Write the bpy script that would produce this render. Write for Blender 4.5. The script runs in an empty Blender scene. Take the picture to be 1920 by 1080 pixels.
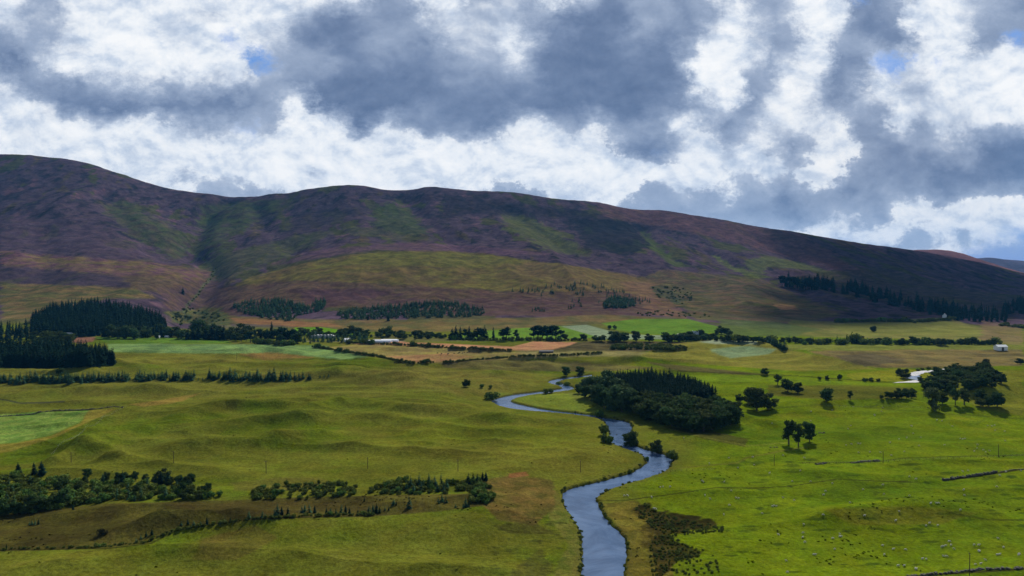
import bpy, math, random
import numpy as np
random.seed(7); RNG = np.random.default_rng(7)
sc = bpy.context.scene
COL = sc.collection
# ---------------------------------------------------------------- camera
CAMZ = 120.0; F = 1280.0; PITCH = math.atan(35.0 / F)
cam = bpy.data.cameras.new('camera'); camo = bpy.data.objects.new('camera', cam); COL.objects.link(camo)
cam.lens = 24; cam.sensor_width = 36; cam.clip_start = 1; cam.clip_end = 60000
camo.location = (0, 0, CAMZ); camo.rotation_euler = (math.pi / 2 - PITCH, 0, 0)
sc.camera = camo
# ---------------------------------------------------------------- light
SUN_EL, SUN_AZ, SUN_W = 40.0, 20.0, 5.0        # azimuth clockwise from +Y
sd = np.array([math.sin(math.radians(SUN_AZ)) * math.cos(math.radians(SUN_EL)),
               math.cos(math.radians(SUN_AZ)) * math.cos(math.radians(SUN_EL)), math.sin(math.radians(SUN_EL))])
sl = bpy.data.lights.new('sun', 'SUN'); sl.energy = SUN_W; sl.angle = math.radians(1.2); sl.color = (1, .95, .87)
so = bpy.data.objects.new('sun', sl); COL.objects.link(so)
so.rotation_euler = (math.radians(90 - SUN_EL), 0, math.radians(180 - SUN_AZ)); so.location = (0, 0, 3000)
sc.view_settings.view_transform = 'Standard'; sc.view_settings.look = 'None'
sc.view_settings.exposure = 0.0; sc.view_settings.gamma = 1.0
sc.view_settings.use_curve_mapping = False
sc.cycles.max_bounces = 4; sc.cycles.diffuse_bounces = 2; sc.cycles.glossy_bounces = 2; sc.cycles.transmission_bounces = 1; sc.cycles.volume_bounces = 0

# ---------------------------------------------------------------- node helper
class NT:
    def __init__(s, tree): s.t = tree; s.n = tree.nodes; s.l = tree.links
    def new(s, typ, **kw):
        n = s.n.new(typ)
        for k, v in kw.items(): setattr(n, k, v)
        return n
    def put(s, sock, v):
        if hasattr(v, 'is_output'): s.l.new(v, sock)
        elif v is not None: sock.default_value = v
    def m(s, op, a, b=None, c=None, clamp=False):
        n = s.new('ShaderNodeMath', operation=op); n.use_clamp = clamp
        s.put(n.inputs[0], a); s.put(n.inputs[1], b); s.put(n.inputs[2], c); return n.outputs[0]
    def noise(s, vec, scale, detail=4, rough=.55, dist=0, lac=2.0):
        n = s.new('ShaderNodeTexNoise'); s.put(n.inputs['Vector'], vec)
        n.inputs['Scale'].default_value = scale; n.inputs['Detail'].default_value = detail
        n.inputs['Roughness'].default_value = rough; n.inputs['Distortion'].default_value = dist
        n.inputs['Lacunarity'].default_value = lac; return n
    def mapr(s, v, a, b, c=0, d=1, smooth=False):
        n = s.new('ShaderNodeMapRange'); n.interpolation_type = 'SMOOTHSTEP' if smooth else 'LINEAR'
        s.put(n.inputs[0], v)
        for i, x in zip((1, 2, 3, 4), (a, b, c, d)): n.inputs[i].default_value = x
        return n.outputs[0]
    def mix(s, f, a, b, mode='MIX'):
        n = s.new('ShaderNodeMix', data_type='RGBA', blend_type=mode)
        s.put(n.inputs[0], f); s.put(n.inputs[6], a); s.put(n.inputs[7], b); return n.outputs[2]
    def ramp(s, f, stops, interp='LINEAR'):
        n = s.new('ShaderNodeValToRGB'); cr = n.color_ramp; cr.interpolation = interp
        while len(cr.elements) > 1: cr.elements.remove(cr.elements[-1])
        cr.elements[0].position = stops[0][0]; cr.elements[0].color = stops[0][1]
        for p, c in stops[1:]:
            e = cr.elements.new(p); e.color = c
        s.put(n.inputs[0], f); return n.outputs[0]
def lin(c): 
    c = c / 255.0
    return c / 12.92 if c <= .04045 else ((c + .055) / 1.055) ** 2.4
def L(r, g, b, k=1.0): return (lin(r) * k, lin(g) * k, lin(b) * k, 1.0)

# ---------------------------------------------------------------- sky
w = bpy.data.worlds.new('World'); sc.world = w; w.use_nodes = True
N = NT(w.node_tree)
bg = next(n for n in N.n if n.type == 'BACKGROUND'); bg.inputs[1].default_value = 0.1
sky = N.new('ShaderNodeTexSky', sky_type='NISHITA'); sky.sun_disc = False
sky.sun_elevation = math.radians(SUN_EL); sky.sun_rotation = math.radians(SUN_AZ)
tc = N.new('ShaderNodeTexCoord'); sep = N.new('ShaderNodeSeparateXYZ'); N.l.new(tc.outputs['Generated'], sep.inputs[0])
ay = N.m('MAXIMUM', N.m('ABSOLUTE', sep.outputs[1]), .12)
s_ = N.m('DIVIDE', sep.outputs[0], ay); w_ = N.m('DIVIDE', sep.outputs[2], ay)
cmb = N.new('ShaderNodeCombineXYZ'); N.put(cmb.inputs[0], s_); N.put(cmb.inputs[1], N.m('MULTIPLY', w_, 1.35)); P = cmb.outputs[0]
GRID = """7865778888888877874588556596445545755698445898654
7655789777678754344467666543335545865698434897654
4655689977897643345546668643344347865585543687445
4368889999996555444444557533333369975684477788798
7544456656675544333334444433333348955864586688899
8853333433334583333343333333333445747864658777899
8777778876566589737544435855755586456877448576656
8778887778888889888898888798743467676469544555333
7778878876778886887889899988998888777688544433333
7777777776555567888865755588975565655455455544555
6666666666666666666666666555555555555456657878889
6666666666666666666666666666666666666777677666777
6666666666666666666666666666666666666666665666655"""
BLUE = """0000000000000000000000000000000000000000400000000
0000000000000000000000000000000000000000000000000
0000000000030000000000000000000000000000000000025
0000000000005200000000000000000000000000045030000
0000000000000000000000000000000000000000000000000
0000000000000000000000000000000000000000000000000
0000000000023000000000000000000000000000000000000
0000000000000000000000000000002200000000000000000
0000000000000000000000000000000000000000000000000
0000000000000000000000000000000000000000000000000
0000000000000000000000000000000000000000000000000
0000000000000000000000000000000000000000200000234
0000000000000000000000000000000000000000000004555"""
# warp the look-up so that the edges of the clouds are ragged
nw = N.noise(P, 14.0, 8, .72); nsep = N.new('ShaderNodeSeparateColor'); N.l.new(nw.outputs['Color'], nsep.inputs[0])
nw2 = N.noise(P, 3.2, 4, .5); nsep2 = N.new('ShaderNodeSeparateColor'); N.l.new(nw2.outputs['Color'], nsep2.inputs[0])
sw = N.m('ADD', s_, N.m('ADD', N.m('MULTIPLY', N.m('SUBTRACT', nsep.outputs[0], .5), .12), N.m('MULTIPLY', N.m('SUBTRACT', nsep2.outputs[0], .5), .05)))
ww = N.m('ADD', w_, N.m('ADD', N.m('MULTIPLY', N.m('SUBTRACT', nsep.outputs[1], .5), .075), N.m('MULTIPLY', N.m('SUBTRACT', nsep2.outputs[1], .5), .025)))
uu = N.m('ADD', N.m('DIVIDE', sw, 1.5), .5)                     # 0..1 over the band that the clouds were surveyed in
uu = N.m('PINGPONG', uu, 1.0)
uA = N.m('MULTIPLY', uu, 2.0); uB = N.m('SUBTRACT', uA, 1.0)
rr = N.m('DIVIDE', N.m('SUBTRACT', 505 / F, ww), 40 / F)        # row number
rr = N.m('MINIMUM', N.m('MAXIMUM', rr, 0.0), 12.0)
val = None; blu = None
for k, (g, b) in enumerate(zip(GRID.split(), BLUE.split())):
    tot = []
    for h, ux in ((0, uA), (24, uB)):          # two half rows of 25 stops; each is constant beyond its own half
        rc = N.ramp(ux, [(i / 24.0, (int(g[i + h]) / 10.0, int(b[i + h]) / 6.0, 0, 1)) for i in range(25)], 'LINEAR')
        sp = N.new('ShaderNodeSeparateColor'); N.l.new(rc, sp.inputs[0]); tot.append(sp)
    tv = N.m('SUBTRACT', N.m('ADD', tot[0].outputs[0], tot[1].outputs[0]), int(g[24]) / 10.0); tb_ = N.m('SUBTRACT', N.m('ADD', tot[0].outputs[1], tot[1].outputs[1]), int(b[24]) / 6.0)
    wt = N.m('SUBTRACT', 1.0, N.m('ABSOLUTE', N.m('SUBTRACT', rr, float(k))), clamp=True)
    a = N.m('MULTIPLY', wt, tv); c = N.m('MULTIPLY', wt, tb_)
    val = a if val is None else N.m('ADD', val, a); blu = c if blu is None else N.m('ADD', blu, c)
det = N.noise(P, 13.0, 8, .68, .2).outputs[0]
det2 = N.noise(P, 5.0, 5, .55, .6).outputs[0]
billow = N.new('ShaderNodeTexVoronoi', feature='SMOOTH_F1'); billow.inputs['Scale'].default_value = 22
billow.inputs['Smoothness'].default_value = .6; billow.inputs['Detail'].default_value = 3.0; billow.inputs['Roughness'].default_value = .55
vadd = N.new('ShaderNodeVectorMath', operation='ADD'); N.put(vadd.inputs[0], P)
vs = N.new('ShaderNodeVectorMath', operation='SCALE'); N.l.new(nw.outputs['Color'], vs.inputs[0]); vs.inputs['Scale'].default_value = .05
N.l.new(vs.outputs[0], vadd.inputs[1]); N.l.new(vadd.outputs[0], billow.inputs['Vector'])
bil = N.m('SUBTRACT', .42, billow.outputs['Distance'])
sh = N.new('ShaderNodeVectorMath', operation='ADD'); N.put(sh.inputs[0], P); sh.inputs[1].default_value = (.004, .016, 0)
rel = N.m('SUBTRACT', N.noise(P, 12.0, 5, .6, .2).outputs[0], N.noise(sh.outputs[0], 12.0, 5, .6, .2).outputs[0])   # puffs lit from above
dn = N.m('SUBTRACT', det, .5); dn2 = N.m('SUBTRACT', det2, .5)
v1 = N.m('ADD', val, N.m('ADD', N.m('MULTIPLY', dn, .50), N.m('MULTIPLY', dn2, .14)))
crisp = N.mapr(w_, .10, .27, 1, 0, True)                       # cumulus edges are hard low down, soft overhead
hi = N.m('ADD', N.m('MULTIPLY', N.mapr(v1, .575, .655, 0, 1, True), crisp), N.m('MULTIPLY', N.mapr(v1, .50, .80, 0, 1, True), N.m('SUBTRACT', 1.0, crisp)))
vs2 = N.m('ADD', val, N.m('ADD', N.m('ADD', N.m('MULTIPLY', dn, .16), N.m('MULTIPLY', rel, .28)), N.m('MULTIPLY', dn2, .22)))
dark = N.ramp(vs2, [(.10, L(72, 92, 128)), (.22, L(92, 112, 146)), (.36, L(120, 138, 169)), (.52, L(157, 172, 197)), (.72, L(199, 210, 227)), (.95, L(212, 223, 237))])
wt2 = N.m('ADD', N.m('MULTIPLY', bil, .22), N.m('ADD', N.m('MULTIPLY', N.m('SUBTRACT', val, .72), .9), N.m('ADD', N.m('ADD', N.m('MULTIPLY', dn, .9), N.m('MULTIPLY', rel, 3.2)), N.m('MULTIPLY', dn2, .7))))
white = N.ramp(N.m('ADD', wt2, .66), [(.0, L(188, 203, 224)), (.3, L(214, 224, 238)), (.6, L(238, 243, 249)), (1, L(253, 254, 255))])
cc = N.mix(hi, dark, white)
cc10 = N.mix(1.0, cc, (10, 10, 10, 1), 'MULTIPLY')
bmask = N.m('MULTIPLY', N.mapr(N.m('ADD', blu, N.m('MULTIPLY', N.m('SUBTRACT', det, .5), .9)), .20, .85, 0, 1, True), .95)
skyb = N.mix(.8, sky.outputs[0], (.8, 2.7, 7.4, 1))
# overhead and behind the drone the sky is open blue with loose cloud
front = N.m('MULTIPLY', N.mapr(sep.outputs[1], .05, .35, 0, 1, True), N.mapr(sep.outputs[2], .48, .62, 1, 0, True))
loose = N.mapr(N.noise(tc.outputs['Generated'], 2.6, 4, .6).outputs[0], .52, .66, 0, .8, True)
rear = N.mix(loose, sky.outputs[0], (4.2, 4.5, 5.0, 1))
out = N.mix(front, rear, N.mix(bmask, cc10, skyb))
N.l.new(out, bg.inputs[0])
w['kind'] = 'structure'

# ---------------------------------------------------------------- numpy noise
_perm = RNG.permutation(4096)
_gr = RNG.normal(size=(4096, 2)); _gr /= np.linalg.norm(_gr, axis=1)[:, None]
def pn(x, y, seed=0):
    xi = np.floor(x).astype(np.int64); yi = np.floor(y).astype(np.int64); fx = x - xi; fy = y - yi
    def g(ix, iy):
        h = _perm[(_perm[(ix + seed * 131) & 4095] + iy) & 4095]; return _gr[h]
    u = fx * fx * fx * (fx * (fx * 6 - 15) + 10); v = fy * fy * fy * (fy * (fy * 6 - 15) + 10)
    def d(ix, iy, dx, dy):
        q = g(ix, iy); return q[..., 0] * dx + q[..., 1] * dy
    a = d(xi, yi, fx, fy); b = d(xi + 1, yi, fx - 1, fy); c = d(xi, yi + 1, fx, fy - 1); e = d(xi + 1, yi + 1, fx - 1, fy - 1)
    return ((a + (b - a) * u) * (1 - v) + (c + (e - c) * u) * v) * 1.5
def fbm(x, y, o=4, seed=0, gain=.5):
    s = 0; a = 1; t = 0
    for i in range(o):
        s = s + a * pn(x * 2 ** i, y * 2 ** i, seed + i * 7); t += a; a *= gain
    return s / t
def ridge(x, y, o=4, seed=0):
    s = 0; a = 1; t = 0
    for i in range(o):
        s = s + a * (1 - np.abs(pn(x * 2 ** i, y * 2 ** i, seed + i * 5)) * 2); t += a; a *= .5
    return s / t
def sst(a, b, x):
    t = np.clip((x - a) / (b - a), 0, 1); return t * t * (3 - 2 * t)

# ---------------------------------------------------------------- camera maths (survey: a bearing in the photo -> a place on the ground)
ct, st_ = math.cos(PITCH), math.sin(PITCH)
def ray(u, v):
    a = (np.asarray(u, float) - 960) / F; b = (540 - np.asarray(v, float)) / F
    dy = ct + b * st_; dz = -st_ + b * ct
    return a / dy, dz / dy            # x per y, z per y
def proj(x, y, z):
    dep = y * ct - (z - CAMZ) * st_; up = y * st_ + (z - CAMZ) * ct
    return 960 + F * x / dep, 540 - F * up / dep
def flat(u, v, z=0.0):
    t, m = ray(u, v); y = (z - CAMZ) / m; return np.stack([t * y, y], -1)

# ---------------------------------------------------------------- terrain grid
TC = np.concatenate([np.linspace(-2.2, -.99, 40, endpoint=False), np.linspace(-.99, .99, 1180), np.linspace(.99, 2.2, 41)[1:]])
Y1 = CAMZ * F / np.linspace(1240 - 505, 638.5 - 505, 690)          # 209 .. 1150
Y2 = np.concatenate([np.arange(1153, 1700, 3.4), np.arange(1700, 3900, 6.5), np.arange(3900, 8500, 150)])
Y0 = np.linspace(15, Y1[0], 12, endpoint=False)
YS = np.concatenate([Y0, Y1, Y2]); NR, NC = len(YS), len(TC)
YY, TT = np.meshgrid(YS, TC, indexing='ij'); XX = YY * TT
DK = np.array([1150, 1250, 1400, 1600, 1850, 2100, 2400, 2800, 3300, 3700.])
VT = {-320: [638, 624, 606, 586, 560, 530, 488, 430, 370, 318],
0: [638, 624, 604, 583, 556, 522, 478, 420, 348, 289],
60: [638, 624, 600, 578, 553, 520, 476, 420, 350, 290],
150: [638, 624, 597, 572, 549, 520, 478, 425, 358, 300],
250: [638, 625, 600, 576, 553, 526, 488, 440, 386, 335],
300: [638, 626, 607, 588, 562, 534, 500, 455, 405, 350],
345: [638, 628, 613, 597, 575, 548, 515, 470, 415, 358],
400: [638, 628, 613, 596, 574, 547, 515, 470, 420, 366],
450: [638, 628, 612, 593, 568, 538, 506, 465, 420, 371],
520: [638, 628, 612, 591, 562, 528, 496, 460, 415, 364],
600: [638, 628, 612, 590, 556, 519, 488, 452, 405, 352],
660: [638, 628, 612, 589, 553, 512, 478, 446, 400, 347],
740: [638, 628, 611, 587, 551, 508, 471, 442, 402, 358],
830: [638, 628, 610, 586, 551, 508, 470, 440, 402, 351],
950: [638, 628, 610, 586, 551, 510, 476, 446, 408, 360],
1100: [638, 628, 609, 586, 555, 520, 492, 460, 425, 377],
1200: [638, 627, 607, 588, 561, 533, 507, 474, 438, 393],
1290: [638, 627, 609, 592, 568, 545, 520, 487, 450, 400],
1420: [638, 628, 612, 596, 575, 556, 534, 503, 468, 427],
1500: [638, 628, 613, 598, 580, 562, 541, 513, 480, 440],
1620: [638, 628, 614, 600, 584, 569, 551, 527, 497, 461],
1700: [638, 628, 614, 600, 586, 573, 558, 536, 507, 470],
1800: [638, 628, 614, 601, 587, 576, 563, 546, 521, 487],
1920: [638, 628, 615, 601, 588, 577, 566, 553, 536, 513],
2240: [638, 628, 615, 601, 588, 578, 569, 560, 551, 545]}
cu = np.array(sorted(VT)); cv = np.array([VT[k] for k in cu], float)
UC = 960 + F * TC
prof = np.stack([np.interp(UC, cu, cv[:, k]) for k in range(len(DK))], 1)      # (NC, K)
for _ in range(3):
    prof[:, :] = prof
zk = CAMZ + DK[None, :] * (505 - prof) / F
# beyond the ridge
dk2 = np.concatenate([DK, [4100, 4900, 7000, 9000]])
zk2 = np.concatenate([zk, zk[:, -1:] * .93, zk[:, -1:] * .6, zk[:, -1:] * .15, zk[:, -1:] * 0 - 5], 1)
dk2 = np.concatenate([[0, 1100], dk2]); zk2 = np.concatenate([np.zeros((NC, 2)), zk2], 1)
Zm = np.zeros((NR, NC))
yq = YS
for j in range(NC): Zm[:, j] = np.interp(yq, dk2, zk2[j])
def boxblur(A, r, ax):
    if r < 1: return A
    pad = [(0, 0), (0, 0)]; pad[ax] = (r + 1, r); B = np.cumsum(np.pad(A, pad, mode='edge'), axis=ax)
    n = A.shape[ax]; hi = np.take(B, np.arange(2 * r + 1, 2 * r + 1 + n), axis=ax); lo = np.take(B, np.arange(0, n), axis=ax)
    return (hi - lo) / (2 * r + 1)
k0 = 12 + 640
for _ in range(2):
    Zm[k0:] = boxblur(boxblur(Zm, 9, 0), 12, 1)[k0:]
Zm[Zm < .01] = 0
# --- river banks (traced on site, then turned into ground coordinates at water level)
WZ = -1.4
LB = [(1096,1200),(1094.7,1078),(1096.5,1021.7),(1091,993.5),(1073.7,968.5),(1061,946.6),(1055,927.8),(1069,918),(1100,911.5),(1131.6,902.8),(1175.4,891.8),
(1197.3,882.4),(1216,869.9),(1214.6,860.5),(1200.5,851),(1175.4,843.3),(1156.7,835.5),(1147,830.8),(1145.7,815),(1142.6,799.5),(1133,790),
(1119,784.6),(1087.8,780),(1040.8,774.8),(993.9,771.7),(947,765.5),(925,755.6),(923.5,750.5),(940.7,745.6),(962.6,740.6),(997,737),(1035,732.5),(1058,729.0),(1052,725),(1030,719.0),(1028.7,715.5),(1040,711.8),(1054,709.6),(1072,707.6),(1110,703)]
RB = [(1160,1200),(1162.9,1078),(1171.7,1040.5),(1171,1021.7),(1164.5,1006),(1147,987.3),(1130,973.2),(1123.8,956),(1114.4,940.3),(1119,931),(1137.9,920),
(1166,910.6),(1206.7,899.6),(1238,888.7),(1247.4,882.4),(1259.9,865.2),(1253.7,857.4),(1231.8,849.5),(1206.7,843.3),(1194,838.6),(1175,829),
(1181.7,810.4),(1183,799.5),(1175,791.6),(1150,786.5),(1133,784.4),(1116,780.0),(1075,775),(1025,769.7),(987.6,762.5),(959.5,755.6),(954.8,751.9),(968.9,746.3),(997,741.2),(1040,736.5),(1075,731.5),(1074,726),(1050,719.5),(1046,716),(1058,712.6),(1074,710.6),(1110,706.5)]
def resample(p, n):
    p = np.asarray(p, float); d = np.r_[0, np.cumsum(np.linalg.norm(np.diff(p, axis=0), axis=1))]
    q = np.linspace(0, d[-1], n); return np.stack([np.interp(q, d, p[:, i]) for i in range(2)], 1)
def smoothpoly(p, it=2):
    p = np.asarray(p, float)
    for _ in range(it):
        a = p[:-1] * .75 + p[1:] * .25; b = p[:-1] * .25 + p[1:] * .75
        p = np.concatenate([p[:1], np.stack([a, b], 1).reshape(-1, 2), p[-1:]])
    return p
lb = np.asarray(LB); rb = np.asarray(RB)
lbw = smoothpoly(flat(lb[:, 0], lb[:, 1], WZ), 1); rbw = smoothpoly(flat(rb[:, 0], rb[:, 1], WZ), 1)
def segdist(px, py, poly, closed=False):
    P_ = np.asarray(poly, float); Q = np.roll(P_, -1, 0) if closed else P_[1:]; A = P_ if closed else P_[:-1]
    best = np.full(px.shape, 1e9)
    for a, b in zip(A, Q):
        d = b - a; l2 = max(d @ d, 1e-9)
        t = np.clip(((px - a[0]) * d[0] + (py - a[1]) * d[1]) / l2, 0, 1)
        best = np.minimum(best, (px - a[0] - t * d[0]) ** 2 + (py - a[1] - t * d[1]) ** 2)
    return np.sqrt(best)
def inside(px, py, poly):
    P_ = np.asarray(poly, float); Q = np.roll(P_, -1, 0); r = np.zeros(px.shape, bool)
    for a, b in zip(P_, Q):
        if a[1] == b[1]: continue
        c = ((a[1] > py) != (b[1] > py)) & (px < (b[0] - a[0]) * (py - a[1]) / (b[1] - a[1]) + a[0]); r ^= c
    return r
rpoly = np.concatenate([lbw, rbw[::-1]])
m_r = (YY < 900) & (YY > 150) & (XX > -80) & (XX < 330)
RD = np.full(XX.shape, 400.0)
xs, ys = XX[m_r], YY[m_r]
wob = fbm(xs / 7, ys / 7, 3, 50) * 1.3
dd = segdist(xs, ys, lbw); dd = np.minimum(dd, segdist(xs, ys, rbw))
ins = inside(xs, ys, rpoly)
RD[m_r] = np.where(ins, -dd, dd) + wob
# --- hummocks
Zh = np.zeros_like(XX)
nearm = YY < 1300
fade = sst(1300, 1000, YY)
side = sst(-60, 60, XX - 0.28 * YY)                      # 0 left of river, 1 right
h1 = ridge(XX / 170 + .3 * fbm(XX / 200, YY / 200, 2, 3), YY / 66, 2, 11)
h2 = fbm(XX / 320, YY / 170, 3, 21)
h3 = fbm(XX / 26, YY / 20, 3, 31)
amp = 3.4 * (1 - side) + 1.5 * side
Zh = fade * (amp * np.clip(h1 - .25, 0, 1) ** 1.3 * 2.0 + h2 * (5.0 - 2.0 * side) + h3 * .18 + .8)
farb = sst(600, 750, YY) * sst(1050, 950, YY)
Zh += farb * fade * 2.6 * ridge(XX / 120, YY / 48, 2, 77) * (1 - side * .4)
MOUNDS = [([(106,868),(169,846),(219,828),(266,818)], 3.4, 13), ([(208,869),(222,869)], 4.6, 13), ([(150,850),(195,852)], 4, 12),
([(329,848),(391,840),(485,842),(532,832),(600,823)], 3.5, 15), ([(360,818),(438,809),(500,798),(595,792)], 2.6, 14),
([(560,784),(625,772),(667,768),(712,772),(762,784),(875,780)], 2.6, 15),
([(750,786),(875,789),(960,800)], 2.5, 16), ([(587,715),(662,712),(725,718),(775,726)], 5, 26), ([(300,1005),(420,985),(500,1000)], 3.0, 14),
([(40,745),(150,738),(300,742)], 3, 22), ([(340,790),(420,775),(520,772)], 3, 18), ([(850,745),(900,735),(960,728)], 2.5, 20),
([(1020,680),(1100,672),(1180,680)], 6, 38), ([(1310,662),(1380,650),(1450,662),(1520,672)], 6, 42), ([(1530,680),(1600,688)], 4, 30),
([(430,672),(500,664),(560,668)], 4, 26), ([(150,700),(210,690),(270,696)], 4, 22), ([(800,690),(860,688),(930,694)], 3.5, 24),
([(640,695),(720,690),(780,694)], 3, 22), ([(880,712),(930,706)], 4, 20),
([(1480,768),(1600,758),(1750,772),(1920,782)], 3.5, 26), ([(1380,790),(1440,800)], 3.0, 14), ([(1560,975),(1720,960),(1850,972)], 2.4, 16), ([(1600,900),(1720,905)], 1.6, 14),
([(1840,745),(1920,735)], 5, 26), ([(1500,640),(1600,640)], 0, 10), ([(560,1010),(760,990),(900,1000)], 1.6, 20)]
for pts, h, sg in MOUNDS:
    q = np.array(pts, float); wp = flat(q[:, 0], q[:, 1], 0)
    mk = (XX > wp[:, 0].min() - 3.5 * sg) & (XX < wp[:, 0].max() + 3.5 * sg) & (YY > wp[:, 1].min() - 3.5 * sg) & (YY < wp[:, 1].max() + 3.5 * sg)
    d = segdist(XX[mk], YY[mk], wp); wx = 1 + .35 * fbm(XX[mk] / 40, YY[mk] / 40, 2, 9)
    q_ = d / (sg * wx); Zh[mk] += h * 1.75 * (.55 * np.exp(-q_ ** 2) + .45 * np.exp(-(q_ / .55) ** 2))
Zh *= sst(6, 55, RD) * (YY < 1300)
Zh += .16 * fbm(XX / 9, YY / 9, 2, 41) * sst(4, 20, RD) * (YY < 900)
Z = Zm + Zh
bank = -2.9 + (2.9 + 0) * sst(-.8, 2.4, RD)
Z = np.where(RD < 2.4, np.minimum(Z, bank + 0 * Z), Z)
# --- mountain relief
env = sst(1450, 2000, YY) * sst(3900, 3000, YY)
g1 = ridge((XX + 180 * fbm(XX / 900, YY / 900, 2, 5)) / 520, YY / 1500, 3, 61)
Z += env * (g1 - .55) * 38
Z += env * fbm((XX + .3 * YY) / 210, YY / 260, 4, 66) * 9
Z += sst(1250, 1700, YY) * sst(4300, 3600, YY) * fbm(XX / 45, YY / 60, 3, 68) * 3.0
CLEAN = np.array([0])
def sample_z(x, y):
    x = np.asarray(x, float); y = np.asarray(y, float); t = x / y
    fi = np.interp(y, YS, np.arange(NR)); fj = np.interp(t, TC, np.arange(NC))
    i = np.clip(fi.astype(int), 0, NR - 2); j = np.clip(fj.astype(int), 0, NC - 2); a = fi - i; b = fj - j
    return (Z[i, j] * (1 - b) + Z[i, j + 1] * b) * (1 - a) + (Z[i + 1, j] * (1 - b) + Z[i + 1, j + 1] * b) * a
def hit(u, v):
    """where the sight line through (u, v) first meets the ground"""
    t, m = ray(u, v); fj = np.interp(t, TC, np.arange(NC)); j = min(int(fj), NC - 2); b = fj - j
    zc = Z[:, j] * (1 - b) + Z[:, j + 1] * b; d = zc - (CAMZ + m * YS); k = np.argmax(d > 0)
    if d[k] <= 0: k = NR - 2
    k = max(k, 1); f = d[k - 1] / (d[k - 1] - d[k]) if d[k] != d[k - 1] else 0
    y = YS[k - 1] + (YS[k] - YS[k - 1]) * min(max(f, 0), 1); return float(t * y), float(y)
GUL = [([(345,612),(350,580),(372,550),(402,512),(388,490),(352,468),(375,430),(388,395),(430,378)], 34, 55),
([(1290,497),(1250,472),(1222,448),(1205,430)], 20, 40), ([(1440,522),(1400,505),(1360,490),(1335,475)], 14, 35),
([(880,470),(830,440),(780,400),(760,372)], 22, 60), ([(300,478),(240,420),(200,370)], 18, 60), ([(560,470),(500,430),(480,392)], 18, 50),
([(1080,480),(1010,430),(960,400)], 16, 55), ([(1560,520),(1480,480),(1430,455)], 14, 55), ([(60,540),(100,480),(60,400)], 14, 60)]
for pts, dp, sg in GUL:
    wp = np.array([hit(*p) for p in pts])
    mk = (XX > wp[:, 0].min() - 3 * sg) & (XX < wp[:, 0].max() + 3 * sg) & (YY > wp[:, 1].min() - 3 * sg) & (YY < wp[:, 1].max() + 3 * sg)
    d = segdist(XX[mk], YY[mk], wp); Z[mk] -= dp * np.exp(-(d / sg) ** 2) * sst(1300, 1700, YY[mk])
# --- fit the skyline
SKY = np.array([(-320,318),(0,289),(30,289),(60,291),(110,296),(150,301),(200,316),(250,333),(290,346),(330,356),(380,362),(420,367),(452,371),(480,367),(520,364),(570,357),(600,351),(630,348),(660,347),(690,349),(715,354),(740,358),(762,357),(780,353),(800,351),(835,351),(860,356),(900,358),(950,359),(985,364),(1020,369),(1060,375),(1100,377),(1125,379),(1150,386),(1185,393),(1220,393),(1250,395),(1290,402),(1357,412),(1413,424),(1480,433),(1547,445),(1613,456),(1660,462),(1713,469),(1760,477),(1813,487),(1863,498),(1920,513),(2240,545)], float)
tgt = np.interp(UC, SKY[:, 0], SKY[:, 1])
rp = sst(2700, 3650, YS)[:, None]
for _ in range(5):
    _, pv = proj(XX, YY, Z); pv[YS < 2500] = 9e9
    k = pv.argmin(0); cur = pv[k, np.arange(NC)]; yk = YS[k]
    dz = (cur - tgt) / F * yk; dz = np.convolve(np.pad(dz, 20, mode='edge'), np.ones(41) / 41, 'valid')
    Z += rp * np.clip(dz, -60, 60)[None, :] / np.maximum(rp[k, 0], .3)[None, :] * sst(9000, 4500, YS)[:, None]
PU, PV = proj(XX, YY, Z)

# ---------------------------------------------------------------- ground cover
C = np.zeros(XX.shape + (3,))
def rgb(r, g, b): return np.array([lin(r), lin(g), lin(b)])
nA = fbm(XX / 130, YY / 90, 5, 100); nB = fbm(XX / 28, YY / 20, 4, 110); nC = fbm(XX / 300, YY / 300, 4, 120); nD = fbm(XX / 9, YY / 7, 3, 130)
def blend(mask, col): 
    C[...] = C * (1 - mask[..., None]) + np.asarray(col) * mask[..., None]
gl = rgb(98, 101, 34); gl2 = rgb(86, 100, 22); gl3 = rgb(114, 108, 48)
gr = rgb(98, 114, 18); gr2 = rgb(84, 104, 18); gr3 = rgb(118, 112, 28)
C[...] = gl
blend(sst(-.1, .35, nA + .4 * nB), gl2); blend(sst(.05, .55, nC + .5 * nB - .1) * .75, gl3)
rs = sst(-8, 25, XX - np.interp(YY, [200, 380, 420, 470, 560, 700, 900, 1200], [50, 60, 105, 120, 90, 90, 160, 220]))
tmp = np.broadcast_to(gr, C.shape).copy()
a = sst(0, .4, nA - .3 * nB)[..., None]; tmp = tmp * (1 - a) + gr2 * a
a = (sst(.1, .6, nC + .5 * nB) * .7)[..., None]; tmp = tmp * (1 - a) + gr3 * a
C[...] = C * (1 - rs[..., None]) + tmp * rs[..., None]
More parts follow.
